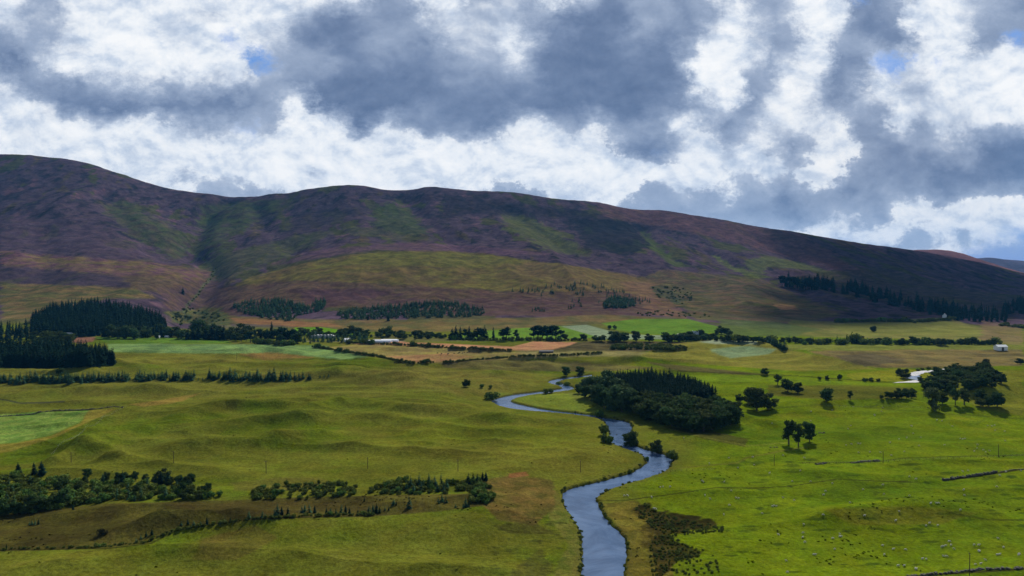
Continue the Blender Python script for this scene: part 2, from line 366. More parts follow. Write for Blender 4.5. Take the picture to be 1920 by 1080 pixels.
# moor: heather, grass, bare patches in streaks down the slope
mo = sst(1290, 1500, YY + 60 * nC)
st1 = fbm((XX + .35 * YY) / 120, (YY - .1 * XX) / 330, 5, 140); st2 = fbm(XX / 60, YY / 110, 5, 150, .6); st3 = fbm(XX / 500, YY / 700, 4, 160)
hea = rgb(88, 72, 86); heb = rgb(66, 57, 68); hec = rgb(108, 82, 96); grs = rgb(80, 80, 46); tan = rgb(106, 92, 58); drk = rgb(42, 44, 42)
H = np.broadcast_to(hea, C.shape).copy()
def hb(m, c):
    global H
    H = H * (1 - m[..., None]) + c * m[..., None]
hb(sst(.04, .18, st2 + .4 * st1), heb); hb(sst(.2, .32, st1 - .5 * st2 + .3 * st3) * .8, hec)
hb(sst(.18, .28, st1 + .7 * st3 + .35 * st2) * .9, grs); hb(sst(.3, .4, -st1 + .5 * st3 + .3 * st2) * .7, tan * .8)
hb(sst(.3, .55, st2 - st1 * .6) * .7, drk)
C[...] = C * (1 - mo[..., None]) + H * mo[..., None]
wxx = 13 * fbm(XX / 60, YY / 60, 6, 170, .74) ; wyy = 11 * fbm(XX / 70, YY / 70, 6, 180, .68)
def paint(poly, col, soft=3.0, warp=.35, strength=1.0, col2=None, sc2=40, wv=.35):
    p = np.array(poly, float); x0, y0 = p.min(0) - 30; x1, y1 = p.max(0) + 30
    mk = (PU > x0) & (PU < x1) & (PV > y0) & (PV < y1) & (YY < 3990)
    if not mk.any(): return
    a = PU[mk] + wxx[mk] * warp * 2.2; b = PV[mk] + wyy[mk] * warp * wv
    # vertical distances are foreshortened, so measure them double
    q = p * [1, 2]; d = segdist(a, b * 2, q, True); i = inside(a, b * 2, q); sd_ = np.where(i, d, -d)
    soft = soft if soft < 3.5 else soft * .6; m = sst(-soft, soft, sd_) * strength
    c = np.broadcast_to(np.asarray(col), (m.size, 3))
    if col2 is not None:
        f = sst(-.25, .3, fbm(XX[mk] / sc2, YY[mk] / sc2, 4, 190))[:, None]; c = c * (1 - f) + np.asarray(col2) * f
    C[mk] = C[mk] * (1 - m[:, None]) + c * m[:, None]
# mountain side
paint([(-80,690),(400,690),(900,684),(1040,700),(1000,735),(900,760),(600,740),(300,750),(-80,760)], rgb(116, 108, 52), 14, 1.2, .34)
paint([(420,700),(800,690),(1000,705),(930,740),(700,725)], rgb(122, 106, 58), 14, 1.2, .28)
paint([(640,800),(900,790),(1120,800),(1200,860),(1080,900),(800,860)], rgb(116, 108, 42), 16, 1.2, .3)
DK1P = [(1188,946),(1210,943),(1240,963),(1300,976),(1360,988),(1355,1000),(1290,1003),(1262,1007),(1250,1003),(1215,988),(1196,968)]; DK2P = [(1225,1004),(1262,1004),(1290,1020),(1320,1035),(1300,1050),(1265,1056),(1240,1085),(1222,1090),(1212,1040)]
GRN = rgb(80, 90, 52); GRB = rgb(88, 100, 50); OLV = rgb(110, 102, 50); TAN = rgb(128, 108, 68); PNK = rgb(108, 80, 84); BRN = rgb(100, 80, 62); PUR = rgb(84, 66, 74)
paint([(196,385),(230,370),(300,415),(350,440),(352,480),(320,490),(250,440),(200,400)], GRN, 14, 1.6, .8, rgb(90, 84, 62), 60)
paint([(375,385),(450,378),(560,372),(520,400),(430,440),(420,500),(400,490),(370,440)], GRN, 14, 1.8, .8, rgb(76, 70, 62), 60)
paint([(370,500),(440,470),(560,440),(640,430),(560,470),(470,510),(400,530)], rgb(88, 92, 56), 12, 1.6, .6)
paint([(700,390),(745,375),(790,420),(810,440),(745,440),(700,420)], GRN, 12, 1.8, .75)
paint([(640,420),(720,430),(820,448),(760,452),(650,440)], rgb(96, 98, 58), 8, 1.8, .5)
paint([(940,395),(990,405),(1080,455),(1100,480),(1030,470),(950,430)], rgb(96, 100, 58), 10, 1.8, .8)
paint([(1088,425),(1100,424),(1118,438),(1106,440)], GRB, 6, 1, .8)
paint([(1203,432),(1213,431),(1222,450),(1248,470),(1262,488),(1300,500),(1260,500),(1232,474),(1212,455)], GRB, 6, .9, .75)
paint([(1182,448),(1195,450),(1210,463),(1196,462)], GRB, 4, .6, .9)
paint([(1332,478),(1348,480),(1370,498),(1420,512),(1450,520),(1420,522),(1370,505),(1345,490)], rgb(104, 112, 56), 5, .7, .75)
paint([(1395,488),(1440,480),(1500,492),(1560,510),(1500,505),(1440,500),(1430,515),(1400,502)], rgb(100, 106, 66), 6, .8, .8)
paint([(760,455),(900,462),(1040,475),(960,478),(700,468),(560,490),(500,500),(600,468)], rgb(112, 84, 100), 8, 1.2, .75)
paint([(560,398),(700,385),(640,420),(520,440)], rgb(66, 58, 66), 12, 1.6, .7)
paint([(830,365),(1100,395),(1240,430),(1150,440),(1060,410),(880,400),(820,420)], rgb(56, 50, 58), 14, 1.8, .7)  # darker heather, with some shadow put into the colour
paint([(1060,410),(1180,415),(1220,460),(1180,480),(1100,465)], rgb(44, 44, 50), 12, 1.6, .8)  # burnt heather and partly shadow, both held in this dark colour
paint([(1120,380),(1290,402),(1500,440),(1640,520),(1560,505),(1400,460),(1240,425),(1130,405)], rgb(112, 82, 86), 12, 1.4, .8)  # heather slope, its colour brightened as sunlit beside the cloud shadow
paint([(0,400),(150,420),(300,470),(340,500),(200,480),(0,460)], rgb(92, 74, 88), 14, 1.8, .6)
paint([(0,470),(120,480),(280,490),(400,512),(390,530),(240,520),(100,505),(0,500)], rgb(120, 84, 92), 10, 1.4, .7, TAN, 50)
paint([(0,505),(150,510),(300,520),(330,540),(160,535),(0,530)], rgb(74, 62, 72), 10, 1.6, .7)
paint([(60,478),(130,488),(330,500),(390,505),(240,498),(90,492)], rgb(112, 100, 58), 6, 1.4, .7)
paint([(0,530),(120,535),(260,540),(290,560),(200,560),(60,600),(0,600)], rgb(92, 92, 50), 8, 1.2, .9, TAN * .9, 60)
paint([(230,518),(340,512),(350,540),(300,550),(240,540)], rgb(112, 94, 60), 8, 1.2, .6)
paint([(290,540),(400,520),(420,560),(410,585),(320,580)], rgb(92, 72, 74), 8, 1.2, .8, BRN, 40)
paint([(310,585),(410,575),(440,595),(430,612),(320,605)], rgb(76, 92, 52), 8, 1.0, .85, rgb(110, 104, 56), 30)
# the grassy shoulder
paint([(420,545),(480,518),(560,496),(640,480),(720,472),(800,470),(900,474),(1000,488),(1100,502),(1200,520),(1250,535),(1240,560),(1150,556),(900,560),(600,560),(440,575)], rgb(116, 106, 54), 5, .8, .97, rgb(112, 94, 60), 120)
paint([(700,473),(850,471),(1000,490),(900,500),(640,498),(560,508)], rgb(112, 112, 50), 10, 1.2, .6)
paint([(980,488),(1150,510),(1280,535),(1240,560),(1120,545),(960,510)], rgb(120, 100, 68), 8, 1.0, .6)
paint([(410,540),(560,525),(760,535),(1000,548),(1150,545),(1240,565),(1210,592),(900,592),(640,575),(430,592),(400,575)], rgb(100, 80, 68), 7, 1.2, .85, rgb(92, 68, 66), 55)
paint([(560,545),(680,540),(760,552),(640,565),(560,560)], rgb(88, 64, 72), 8, 1.4, .8)
paint([(1160,528),(1250,530),(1260,560),(1290,600),(1220,590),(1200,560)], rgb(128, 98, 80), 8, 1.0, .7)
paint([(1225,535),(1290,535),(1310,560),(1270,570),(1230,555)], rgb(78, 84, 58), 5, 1.0, .8)
paint([(1240,505),(1400,520),(1480,545),(1580,590),(1500,605),(1300,600),(1280,560),(1210,520)], rgb(96, 92, 58), 8, 1.2, .8, rgb(112, 92, 66), 60)
paint([(1450,570),(1490,572),(1495,580),(1460,582)], rgb(160, 120, 86), 4, .6, .8)
paint([(430,592),(640,600),(900,598),(1130,590),(1280,596),(1130,606),(1000,614),(820,622),(660,622),(560,612),(440,606)], rgb(116, 98, 60), 6, .8, .9, rgb(92, 90, 54), 60)
paint([(430,596),(520,600),(620,606),(640,612),(560,613),(450,606)], rgb(140, 100, 68), 5, .6, .7)
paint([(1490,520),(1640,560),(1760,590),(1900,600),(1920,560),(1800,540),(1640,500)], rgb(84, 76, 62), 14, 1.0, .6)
paint([(1480,600),(1640,606),(1780,596),(1870,625),(1920,632),(1920,642),(1480,630)], rgb(124, 118, 66), 5, .6, .9, rgb(104, 108, 54), 60)
paint([(1560,610),(1660,600),(1760,596),(1860,625),(1700,628),(1600,632)], rgb(122, 124, 58), 4, .4, .6)
paint([(1840,600),(1920,615),(1920,650),(1840,640)], rgb(124, 100, 78), 5, .8, .6)
# valley fields (crisp edges)
kw = dict(soft=1.4, warp=.05)
paint([(140,632),(180,632),(175,640),(150,645),(130,640)], rgb(124, 88, 72), **kw)
paint([(178,632),(240,631),(420,635),(436,644),(205,645)], rgb(88, 116, 38), **kw)
paint([(200,645),(440,645),(610,648),(690,670),(640,674),(520,662),(340,663),(205,660)], rgb(118, 144, 84), col2=rgb(98, 122, 76), soft=2, warp=.15)
paint([(205,661),(420,664),(520,668),(560,676),(300,682),(210,680)], rgb(112, 108, 44), 4, .5, .8)
paint([(440,664),(520,660),(590,670),(500,676)], rgb(138, 108, 62), 4, .5, .8)
paint([(552,614),(600,613),(662,622),(662,630),(555,626)], rgb(98, 138, 32), **kw)
paint([(596,652),(700,644),(960,659),(1075,662),(1000,672),(830,680),(775,681)], rgb(138, 126, 70), col2=rgb(126, 112, 72), soft=1.4, warp=.1)
paint([(720,668),(840,662),(900,668),(830,678),(780,679)], rgb(164, 120, 88), 4, .5, .7)
paint([(640,646),(740,640),(960,650),(1000,640),(1100,642),(1060,655),(965,658),(800,650),(700,645)], rgb(172, 126, 94), **kw)
paint([(1085,641),(1130,639),(1300,641),(1300,654),(1200,660),(1030,657),(1060,650)], rgb(76, 70, 48), col2=rgb(92, 84, 56), soft=2, warp=.3)
paint([(965,659),(1040,657),(1180,659),(1280,664),(1240,670),(1130,668),(1000,672)], rgb(138, 128, 86), 3, .3, .8)
paint([(700,628),(840,634),(930,637),(1000,638),(800,641),(700,638)], rgb(104, 102, 58), 2, .2, .9)
paint([(852,626),(960,616),(1060,611),(1135,633),(1000,637),(860,637)], rgb(98, 128, 44), **kw)
paint([(1052,612),(1100,609),(1160,625),(1210,628),(1300,630),(1310,636),(1135,636)], rgb(128, 142, 112), **kw)
paint([(1128,606),(1190,598),(1290,598),(1345,612),(1350,624),(1260,628),(1190,624),(1150,618)], rgb(94, 124, 42), **kw)
paint([(1350,598),(1460,604),(1540,618),(1480,632),(1350,628)], rgb(84, 98, 54), 5, .6, .8)
paint([(1240,648),(1330,636),(1430,640),(1480,656),(1560,672),(1640,692),(1500,696),(1300,682),(1200,668)], rgb(124, 118, 52), 4, .4, .9)
paint([(1308,641),(1350,636),(1420,640),(1420,646),(1340,645)], rgb(132, 142, 118), soft=3, warp=.3)
paint([(1330,655),(1400,648),(1455,655),(1440,664),(1370,672),(1350,665)], rgb(124, 142, 106), soft=3, warp=.3)
paint([(1440,646),(1920,646),(1920,656),(1700,658),(1480,656)], rgb(116, 120, 56), 2, .3, .9)
paint([(1510,658),(1920,655),(1920,686),(1800,690),(1640,690),(1560,672)], rgb(124, 106, 70), 5, .8, .9, rgb(104, 92, 66), 40)
paint([(1560,668),(1640,662),(1700,676),(1620,688)], rgb(92, 84, 66), 4, .8, .8)
paint([(820,680),(900,672),(1100,680),(1240,690),(1100,697),(960,694),(840,690)], rgb(88, 80, 54), 4, .6, .85, rgb(112, 104, 60), 30)
paint([(1200,676),(1320,690),(1440,702),(1380,703),(1260,694)], rgb(88, 78, 52), 3, .5, .85)
paint([(1285,702),(1430,706),(1660,720),(1700,722),(1480,716),(1300,716),(1280,708)], rgb(108, 128, 30), 3, .2, .8)
paint([(1590,700),(1700,690),(1760,705),(1700,716),(1600,712)], rgb(126, 126, 36), 4, .5, .8)
paint([(1440,722),(1600,722),(1720,728),(1720,746),(1560,750),(1440,742)], rgb(88, 86, 34), 4, .7, .85)
paint([(1760,700),(1920,694),(1920,780),(1850,768),(1780,745)], rgb(112, 108, 42), 6, .8, .7)
paint([(920,735),(1000,740),(1100,735),(1190,775),(1150,783),(1040,772),(975,756)], rgb(112, 124, 46), 4, .4, .85)
paint([(1060,735),(1160,742),(1170,760),(1080,750)], rgb(96, 96, 48), 5, .8, .6)
paint([(1240,800),(1320,806),(1400,824),(1396,838),(1330,826)], rgb(72, 70, 34), 4, .5, .85)
paint([(-80,782),(60,773),(167,769),(150,792),(96,816),(30,830),(-80,838)], rgb(118, 138, 66), soft=3, warp=.2, col2=rgb(94, 122, 52), sc2=12)
paint([(167,769),(215,767),(180,785),(110,818),(20,846),(-80,860),(-80,839),(30,831),(98,817),(152,793)], rgb(136, 122, 52), 3, .3, .8)
paint([(240,758),(330,745),(380,737),(330,755),(270,762)], rgb(146, 118, 62), 4, .8, .6)
paint([(-80,975),(60,958),(200,945),(420,938),(640,930),(900,925),(930,945),(830,958),(700,968),(560,972),(470,975),(330,990),(285,1018),(200,1028),(-80,1036)], rgb(84, 78, 36), 5, .8, .95, rgb(66, 60, 30), 22)
paint([(300,945),(640,938),(760,942),(660,960),(420,965)], rgb(66, 58, 30), 5, .8, .7)
paint([(430,905),(520,895),(600,895),(640,905),(560,920),(440,920)], rgb(92, 84, 40), 5, .8, .6)
paint([(905,900),(960,890),(1030,900),(1046,930),(1040,960),(1000,985),(940,975),(905,945)], rgb(112, 90, 50), 6, 1.0, .85, rgb(84, 74, 38), 12)
paint([(950,888),(985,884),(990,892),(955,896)], rgb(134, 88, 58), 4, .6, .8)
paint([(1040,925),(1060,950),(1092,1000),(1094,1100),(1020,1100),(1060,1020),(1035,970)], rgb(108, 104, 50), 6, .8, .8, rgb(84, 92, 38), 8)
paint([(1125,945),(1190,938),(1235,975),(1250,1020),(1270,1100),(1166,1100),(1172,1020),(1150,985)], rgb(112, 100, 42), 5, .8, .9, rgb(88, 80, 34), 8)
paint([(1185,948),(1290,975),(1360,988),(1300,1000),(1255,1000),(1290,1030),(1260,1060),(1230,1090),(1200,1020)], rgb(52, 46, 24), 10, 3.0, .75, rgb(88, 78, 34), 7, 1.0)
paint(DK1P, rgb(36, 34, 17), 7, 3.0, .9, rgb(60, 54, 26), 9, 1.0)
paint(DK2P, rgb(36, 34, 17), 7, 3.0, .85, rgb(66, 58, 28), 8, 1.0)
paint([(935,985),(1000,975),(1040,1000),(960,1000)], rgb(72, 68, 34), 5, 1.4, .6)
paint([(960,1060),(1000,1030),(1030,1060),(1010,1090),(950,1090)], rgb(74, 70, 34), 5, 1.4, .6)
paint([(380,1010),(480,985),(520,1010),(430,1050),(360,1050)], rgb(96, 84, 40), 8, .8, .6)
paint([(1540,955),(1700,950),(1830,962),(1760,985),(1600,985)], rgb(112, 100, 36), 10, 1.0, .5)
# rush and reed patches of the right pasture
for _ in range(150):
    u = random.uniform(1330, 1930); v = random.uniform(862, 1000) if random.random() < .75 else random.uniform(985, 1075)
    a = random.uniform(4, 22); b = random.uniform(1.5, 3.4)
    paint([(u - a, v), (u - a * .3, v - b), (u + a * .6, v - b * .8), (u + a, v + b * .2), (u, v + b)], rgb(58, 74, 20), 2.5, .5, random.uniform(.4, .9))
for _ in range(70):
    u = random.uniform(925, 1060); v = random.uniform(965, 1078); a = random.uniform(3, 12)
    paint([(u - a, v), (u, v - 2), (u + a, v), (u, v + 2)], rgb(60, 62, 28), 2.5, .6, random.uniform(.4, .85))
for _ in range(60):
    u = random.uniform(20, 1000); v = random.uniform(700, 870); a = random.uniform(5, 26)
    paint([(u - a, v), (u, v - 1.2), (u + a, v), (u, v + 1.2)], rgb(72, 76, 24), 2, .6, random.uniform(.2, .5))
# tracks, ditches
def line(pts, wd, col, st=.9, warp=.2):
    p = np.array(pts, float); x0, y0 = p.min(0) - 8; x1, y1 = p.max(0) + 8
    mk = (PU > x0) & (PU < x1) & (PV > y0) & (PV < y1) & (YY < 3990)
    d = segdist(PU[mk] + wxx[mk] * warp, (PV[mk] + wyy[mk] * warp * .3) * 2, p * [1, 2])
    m = sst(wd * 2, wd * .8, d) * st; C[mk] = C[mk] * (1 - m[:, None]) + np.asarray(col) * m[:, None]
dk = rgb(54, 50, 26)
line([(-60,1032),(200,1029),(285,1019),(335,992),(470,974),(560,970),(700,968)], 1.4, dk, .8, .5)
line([(1115,938),(1165,939),(1280,924),(1340,914),(1420,915),(1480,912),(1570,898),(1640,902),(1720,904)], 1.1, dk, .8, .3)
line([(1250,880),(1380,868),(1400,858),(1470,845),(1520,838)], 2.2, rgb(96, 96, 40), .7, .6)
line([(1240,800),(1320,820),(1400,836),(1480,830)], 1.5, rgb(120, 122, 54), .5, .5)
line([(0,748),(40,756),(80,755),(120,753)], 1.6, rgb(58, 60, 52), .9, .4)
line([(1770,901),(1830,893),(1920,880)], 2.0, dk, .9, .3)
line([(1700,1082),(1800,1074),(1930,1066)], 3.0, dk, .9, .3)
line([(1780,962),(1850,975),(1930,976)], 2.2, rgb(66, 72, 24), .8, .6)
line([(1440,766),(1560,758),(1760,775),(1920,785)], 1.6, rgb(76, 84, 28), .6, .4)
line([(720,800),(650,760),(690,747),(720,743)], .9, rgb(74, 74, 26), .6, .3)
line([(1500,868),(1640,866),(1700,858),(1930,853)], 1.5, rgb(66, 70, 28), .7, .5)
line([(560,640),(660,641),(760,640)], .9, rgb(140, 130, 110), .8, .1)
line([(1270,696),(1480,704),(1650,716),(1700,717)], 1.0, dk, .8, .2)
line([(1010,611),(1100,608),(1160,624),(1290,640)], .6, rgb(90, 96, 66), .6, .1)
# stream courses on the slope
line([(345,600),(350,575),(372,548),(402,512),(388,490),(352,468)], 2.0, rgb(92, 98, 66), .8, .8)
# banks of the river
bk = (RD > -2) & (RD < 1.3); m = sst(1.5, .5, RD) * bk; C[...] = C * (1 - (m * .9)[..., None]) + rgb(58, 50, 30) * (m * .9)[..., None]
m = ((RD > 1) & (RD < 7)) * sst(7, 2, RD) * sst(-.3, .3, nD) * .6; C[...] = C * (1 - m[..., None]) + rgb(98, 92, 44) * m[..., None]
# gravel beside the far bend
GRV = [(1704,703),(1712,697),(1740,694),(1790,689.5),(1800,690),(1760,696),(1728,703),(1722,710),(1730,716),(1710,716),(1672,719),(1668,717),(1700,713)]
C *= (1 + .16 * nD + .10 * nB)[..., None]
# fine mottling of heather, moss and bare ground on the moor, in streaks along the slope
f1 = fbm((XX + .5 * YY) / 46, (YY - .2 * XX) / 30, 5, 230, .72); f2 = fbm(XX / 24, YY / 34, 5, 240, .72)
mm = (mo * sst(1500, 1750, YY))[..., None]
mask = sst(.02, .22, f1 * 1.8)[..., None] * mm * .5; C = C * (1 - mask) + C * np.array([.55, .54, .60]) * mask
mask = sst(.05, .28, (-f1 + .4 * f2) * 1.5)[..., None] * mm * .5; C = C * (1 - mask) + C * np.array([1.42, 1.38, 1.02]) * mask
mask = sst(.10, .30, f2)[..., None] * mm * .6; C = C * (1 - mask) + C * np.array([.70, .86, .58]) * mask
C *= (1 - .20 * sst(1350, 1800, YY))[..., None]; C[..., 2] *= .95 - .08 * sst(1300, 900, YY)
C = np.clip(C, .0025, .8)
ALB = .82
Cc = C * ALB
def mesh_np(name, V, Fq, mat=None, col=None, smooth=True, parent=None):
    me = bpy.data.meshes.new(name); V = np.asarray(V, np.float32); Fq = np.asarray(Fq, np.int32); k = Fq.shape[1]
    me.vertices.add(len(V)); me.vertices.foreach_set('co', V.ravel())
    me.loops.add(Fq.size); me.loops.foreach_set('vertex_index', Fq.ravel())
    me.polygons.add(len(Fq)); me.polygons.foreach_set('loop_start', np.arange(0, Fq.size, k, dtype=np.int32))
    me.polygons.foreach_set('use_smooth', np.full(len(Fq), smooth))
    me.update(calc_edges=True)
    if col is not None:
        at = me.color_attributes.new('cover', 'FLOAT_COLOR', 'POINT')
        c4 = np.ones((len(V), 4), np.float32); c4[:, :3] = col; at.data.foreach_set('color', c4.ravel())
    if mat: me.materials.append(mat)
    return me
def link(name, me, parent=None, **props):
    o = bpy.data.objects.new(name, me); COL.objects.link(o)
    if parent: o.parent = parent
    for k, v in props.items():
        if v is not None: o[k] = v
    return o

# ---------------------------------------------------------------- materials
def newmat(name, rough=.9, spec=.15):
    m = bpy.data.materials.new(name); m.use_nodes = True; n = NT(m.node_tree)
    b = next(x for x in n.n if x.type == 'BSDF_PRINCIPLED'); b.inputs['Roughness'].default_value = rough
    b.inputs['Specular IOR Level'].default_value = spec
    return m, n, b
def ground_mat():
    m, n, b = newmat('turf_and_moor', 1.0, 0.0)
    at = n.new('ShaderNodeVertexColor', layer_name='cover'); g = n.new('ShaderNodeNewGeometry')
    mp = n.new('ShaderNodeMapping'); n.l.new(g.outputs['Position'], mp.inputs[0]); mp.inputs['Scale'].default_value = (1, 1, 1)
    p = mp.outputs[0]
    a = n.noise(p, .55, 5, .7).outputs[0]; c = n.noise(p, .09, 5, .65).outputs[0]; d = n.noise(p, .018, 5, .65, .4).outputs[0]; e = n.noise(p, 1.7, 3, .7).outputs[0]
    f = n.m('MULTIPLY', n.mapr(a, .25, .75, .50, 1.50), n.mapr(c, .25, .75, .86, 1.14))
    f = n.m('MULTIPLY', f, n.mapr(d, .25, .75, .68, 1.32)); f = n.m('MULTIPLY', f, n.mapr(e, .25, .75, .72, 1.28))
    cm = n.new('ShaderNodeCombineColor')
    for i in range(3): n.l.new(f, cm.inputs[i])
    col = n.mix(1.0, at.outputs[0], cm.outputs[0], 'MULTIPLY')
    h = n.new('ShaderNodeHueSaturation'); n.put(h.inputs['Hue'], n.mapr(n.noise(p, .06, 5, .7).outputs[0], .3, .7, .482, .518)); n.l.new(col, h.inputs['Color'])
    n.l.new(h.outputs[0], b.inputs['Base Color'])
    bu = n.new('ShaderNodeBump'); bu.inputs['Strength'].default_value = .9; bu.inputs['Distance'].default_value = .45
    n.l.new(n.m('ADD', a, n.m('ADD', n.m('MULTIPLY', c, 3.2), n.m('MULTIPLY', e, .35))), bu.inputs['Height']); n.l.new(bu.outputs[0], b.inputs['Normal'])
    return m
GM = ground_mat()
V = np.stack([XX, YY, Z], -1)
iid = np.arange(NR * NC).reshape(NR, NC)
Fall = np.stack([iid[:-1, :-1], iid[:-1, 1:], iid[1:, 1:], iid[1:, :-1]], -1)
toe = np.interp(PU[:-1, :-1], [-400, 0, 60, 300, 330, 430, 560, 850, 1060, 1130, 1300, 1350, 1500, 1620, 1780, 1860, 2300], [600, 600, 636, 636, 628, 628, 612, 622, 610, 604, 597, 610, 618, 600, 594, 622, 622])
ishill = (YY[:-1, :-1] > 1160) & ((PV[:-1, :-1] < toe) | (YY[:-1, :-1] > 1750))
def sub(name, mask, **pr):
    Fm = Fall[mask].reshape(-1, 4); used = np.zeros(NR * NC, bool); used[Fm.ravel()] = True
    idx = np.cumsum(used) - 1
    me = mesh_np(name, V.reshape(-1, 3)[used], idx[Fm], GM, Cc.reshape(-1, 3)[used]); return link(name, me, **pr)
sub('ground', ~ishill, kind='structure'); sub('hills', ishill, kind='structure')
# ground behind and beside the drone
bx = np.array([(-6000, -6000, 0), (6000, -6000, 0), (6000, 15, -.2), (-6000, 15, -.2)], float)
me = mesh_np('ground_behind', np.array([(-3000,-3000,-.5),(3000,-3000,-.5),(3000,60,-.5),(-3000,60,-.5)]), [[0,1,2,3]], GM, np.tile(gl2 * ALB, (4, 1)))
o = link('ground', me, kind='structure')
# ---- far hills behind the ridge
def far_hill(pts, D, dep, col, seed):
    p = np.array(pts, float); us = np.linspace(p[0, 0], p[-1, 0], 160); vs = np.interp(us, p[:, 0], p[:, 1])
    t, m = ray(us, vs); zc = CAMZ + m * D + fbm(us / 22, us * 0 + .5, 3, seed) * 5
    ss = np.linspace(-1, 1, 60); S, Tt = np.meshgrid(ss, t, indexing='ij'); Y = D + S * dep
    e = np.exp(-(S * 1.7) ** 2); X = Tt * D + 0 * Y; ZZ = zc[None, :] * e - 20 * (1 - e) + fbm(X / 260, Y / 420, 4, seed) * 38 * (1 - e) * e * 3
    i = np.arange(S.size).reshape(S.shape); Fh = np.stack([i[:-1, :-1], i[:-1, 1:], i[1:, 1:], i[1:, :-1]], -1).reshape(-1, 4)
    f = sst(-.2, .3, fbm(X / 300, Y / 300, 4, seed + 3)).ravel()[:, None]
    return link('hills', mesh_np('hills', np.stack([X, Y, ZZ], -1).reshape(-1, 3), Fh, GM, np.array(col) * (1 - f) + np.array(col) * .75 * f), kind='structure')
far_hill([(1560,515),(1640,488),(1700,469.5),(1747,467.5),(1770,469),(1790,473),(1810,482),(1850,496),(1900,512),(2000,520)], 5600, 900, rgb(120, 84, 82), 201)
far_hill([(1700,510),(1780,492),(1820,485.5),(1850,483),(1862,485),(1895,488),(1930,491),(2000,493),(2200,500),(2400,508)], 8200, 1500, rgb(84, 78, 92), 211)
# ---- river water
def water_mat(name, c, rough):
    m, n, b = newmat(name, rough, .5); b.inputs['Base Color'].default_value = c
    g = n.new('ShaderNodeNewGeometry'); bu = n.new('ShaderNodeBump'); bu.inputs['Strength'].default_value = .35; bu.inputs['Distance'].default_value = .25
    a = n.noise(g.outputs['Position'], .9, 4, .6).outputs[0]; c2 = n.noise(g.outputs['Position'], .12, 3, .5).outputs[0]
    n.l.new(n.m('ADD', a, n.m('MULTIPLY', c2, 1.5)), bu.inputs['Height']); n.l.new(bu.outputs[0], b.inputs['Normal'])
    n.l.new(n.mapr(c2, .35, .7, rough * .6, rough * 1.6), b.inputs['Roughness'])
    c3 = n.noise(g.outputs['Position'], .035, 5, .65, 1.0).outputs[0]; n.l.new(n.mix(n.mapr(c3, .35, .65, 0, 1, True), (c[0] * .62, c[1] * .66, c[2] * .68, 1), (c[0] * 1.25, c[1] * 1.2, c[2] * 1.12, 1)), b.inputs['Base Color'])  # lighter and darker ripple streaks put into the base colour
    return m
WM = water_mat('river_water', L(78, 100, 132), .09)  # blue base colour stands in for sky reflected by the ripples
def strip(a, b, n, ex, z, name, mat, props):
    A = resample(a, n); B = resample(b, n)
    # pair points by arc length, then push the edges under the banks
    d = (B - A); ln = np.linalg.norm(d, axis=1)[:, None]; d /= np.maximum(ln, .1); A = A - d * ex; B = B + d * ex
    ks = np.linspace(0, 1, 9); Vx = A[:, None] * (1 - ks[None, :, None]) + B[:, None] * ks[None, :, None]
    Vv = np.concatenate([Vx, np.full(Vx.shape[:2] + (1,), z)], -1)
    i = np.arange(Vv.shape[0] * 9).reshape(-1, 9); Fw = np.stack([i[:-1, :-1], i[:-1, 1:], i[1:, 1:], i[1:, :-1]], -1).reshape(-1, 4)
    return link(name, mesh_np(name, Vv.reshape(-1, 3), Fw, mat), **props)
# water is one level sheet under the carved bed: only the bed is below its level
mn = rpoly.min(0) - 12; mx = rpoly.max(0) + 12
gx = np.arange(mn[0], mx[0], 4.0); gy = np.arange(mn[1], mx[1], 4.0); GX, GY = np.meshgrid(gx, gy, indexing='ij')
dR = np.minimum(segdist(GX, GY, lbw), segdist(GX, GY, rbw)); keep = inside(GX, GY, rpoly) | (dR < 7)
ii = np.arange(GX.size).reshape(GX.shape); kq = keep[:-1, :-1] & keep[1:, :-1] & keep[1:, 1:] & keep[:-1, 1:]
Fw = np.stack([ii[:-1, :-1], ii[1:, :-1], ii[1:, 1:], ii[:-1, 1:]], -1)[kq]
us = np.zeros(GX.size, bool); us[Fw.ravel()] = True; rid = np.cumsum(us) - 1
VW = np.stack([GX.ravel(), GY.ravel(), np.full(GX.size, WZ)], -1)[us]
link('river', mesh_np('river', VW, rid[Fw], WM), kind='structure')
def patch(name, poly, mat, lift, rough_edge=1.0, props=None):
    wp = smoothpoly([hit(*q) for q in poly + poly[:1]], 2)[:-1]
    mn = wp.min(0); mx = wp.max(0); n = 70
    GX, GY = np.meshgrid(np.linspace(mn[0], mx[0], n), np.linspace(mn[1], mx[1], n), indexing='ij')
    k = inside(GX + fbm(GX / 6, GY / 6, 2, 5) * rough_edge, GY, wp); i = np.arange(n * n).reshape(n, n)
    kq = k[:-1, :-1] & k[1:, :-1] & k[1:, 1:] & k[:-1, 1:]; Fq = np.stack([i[:-1, :-1], i[1:, :-1], i[1:, 1:], i[:-1, 1:]], -1)[kq]
    us = np.zeros(n * n, bool); us[Fq.ravel()] = True; rid = np.cumsum(us) - 1
    ZZ = sample_z(GX.ravel(), GY.ravel()) + lift
    return link(name, mesh_np(name, np.stack([GX.ravel(), GY.ravel(), ZZ], -1)[us], rid[Fq], mat), **(props or {}))
def plain(name, c, rough=.9, var=.25, scale=.4, spec=.15):
    m, n, b = newmat(name, rough, spec); g = n.new('ShaderNodeNewGeometry')
    f = n.mapr(n.noise(g.outputs['Position'], scale, 5, .65).outputs[0], .25, .75, 1 - var, 1 + var)
    cm = n.new('ShaderNodeCombineColor'); [n.l.new(f, cm.inputs[i]) for i in range(3)]
    n.l.new(n.mix(1.0, c, cm.outputs[0], 'MULTIPLY'), b.inputs['Base Color']); return m
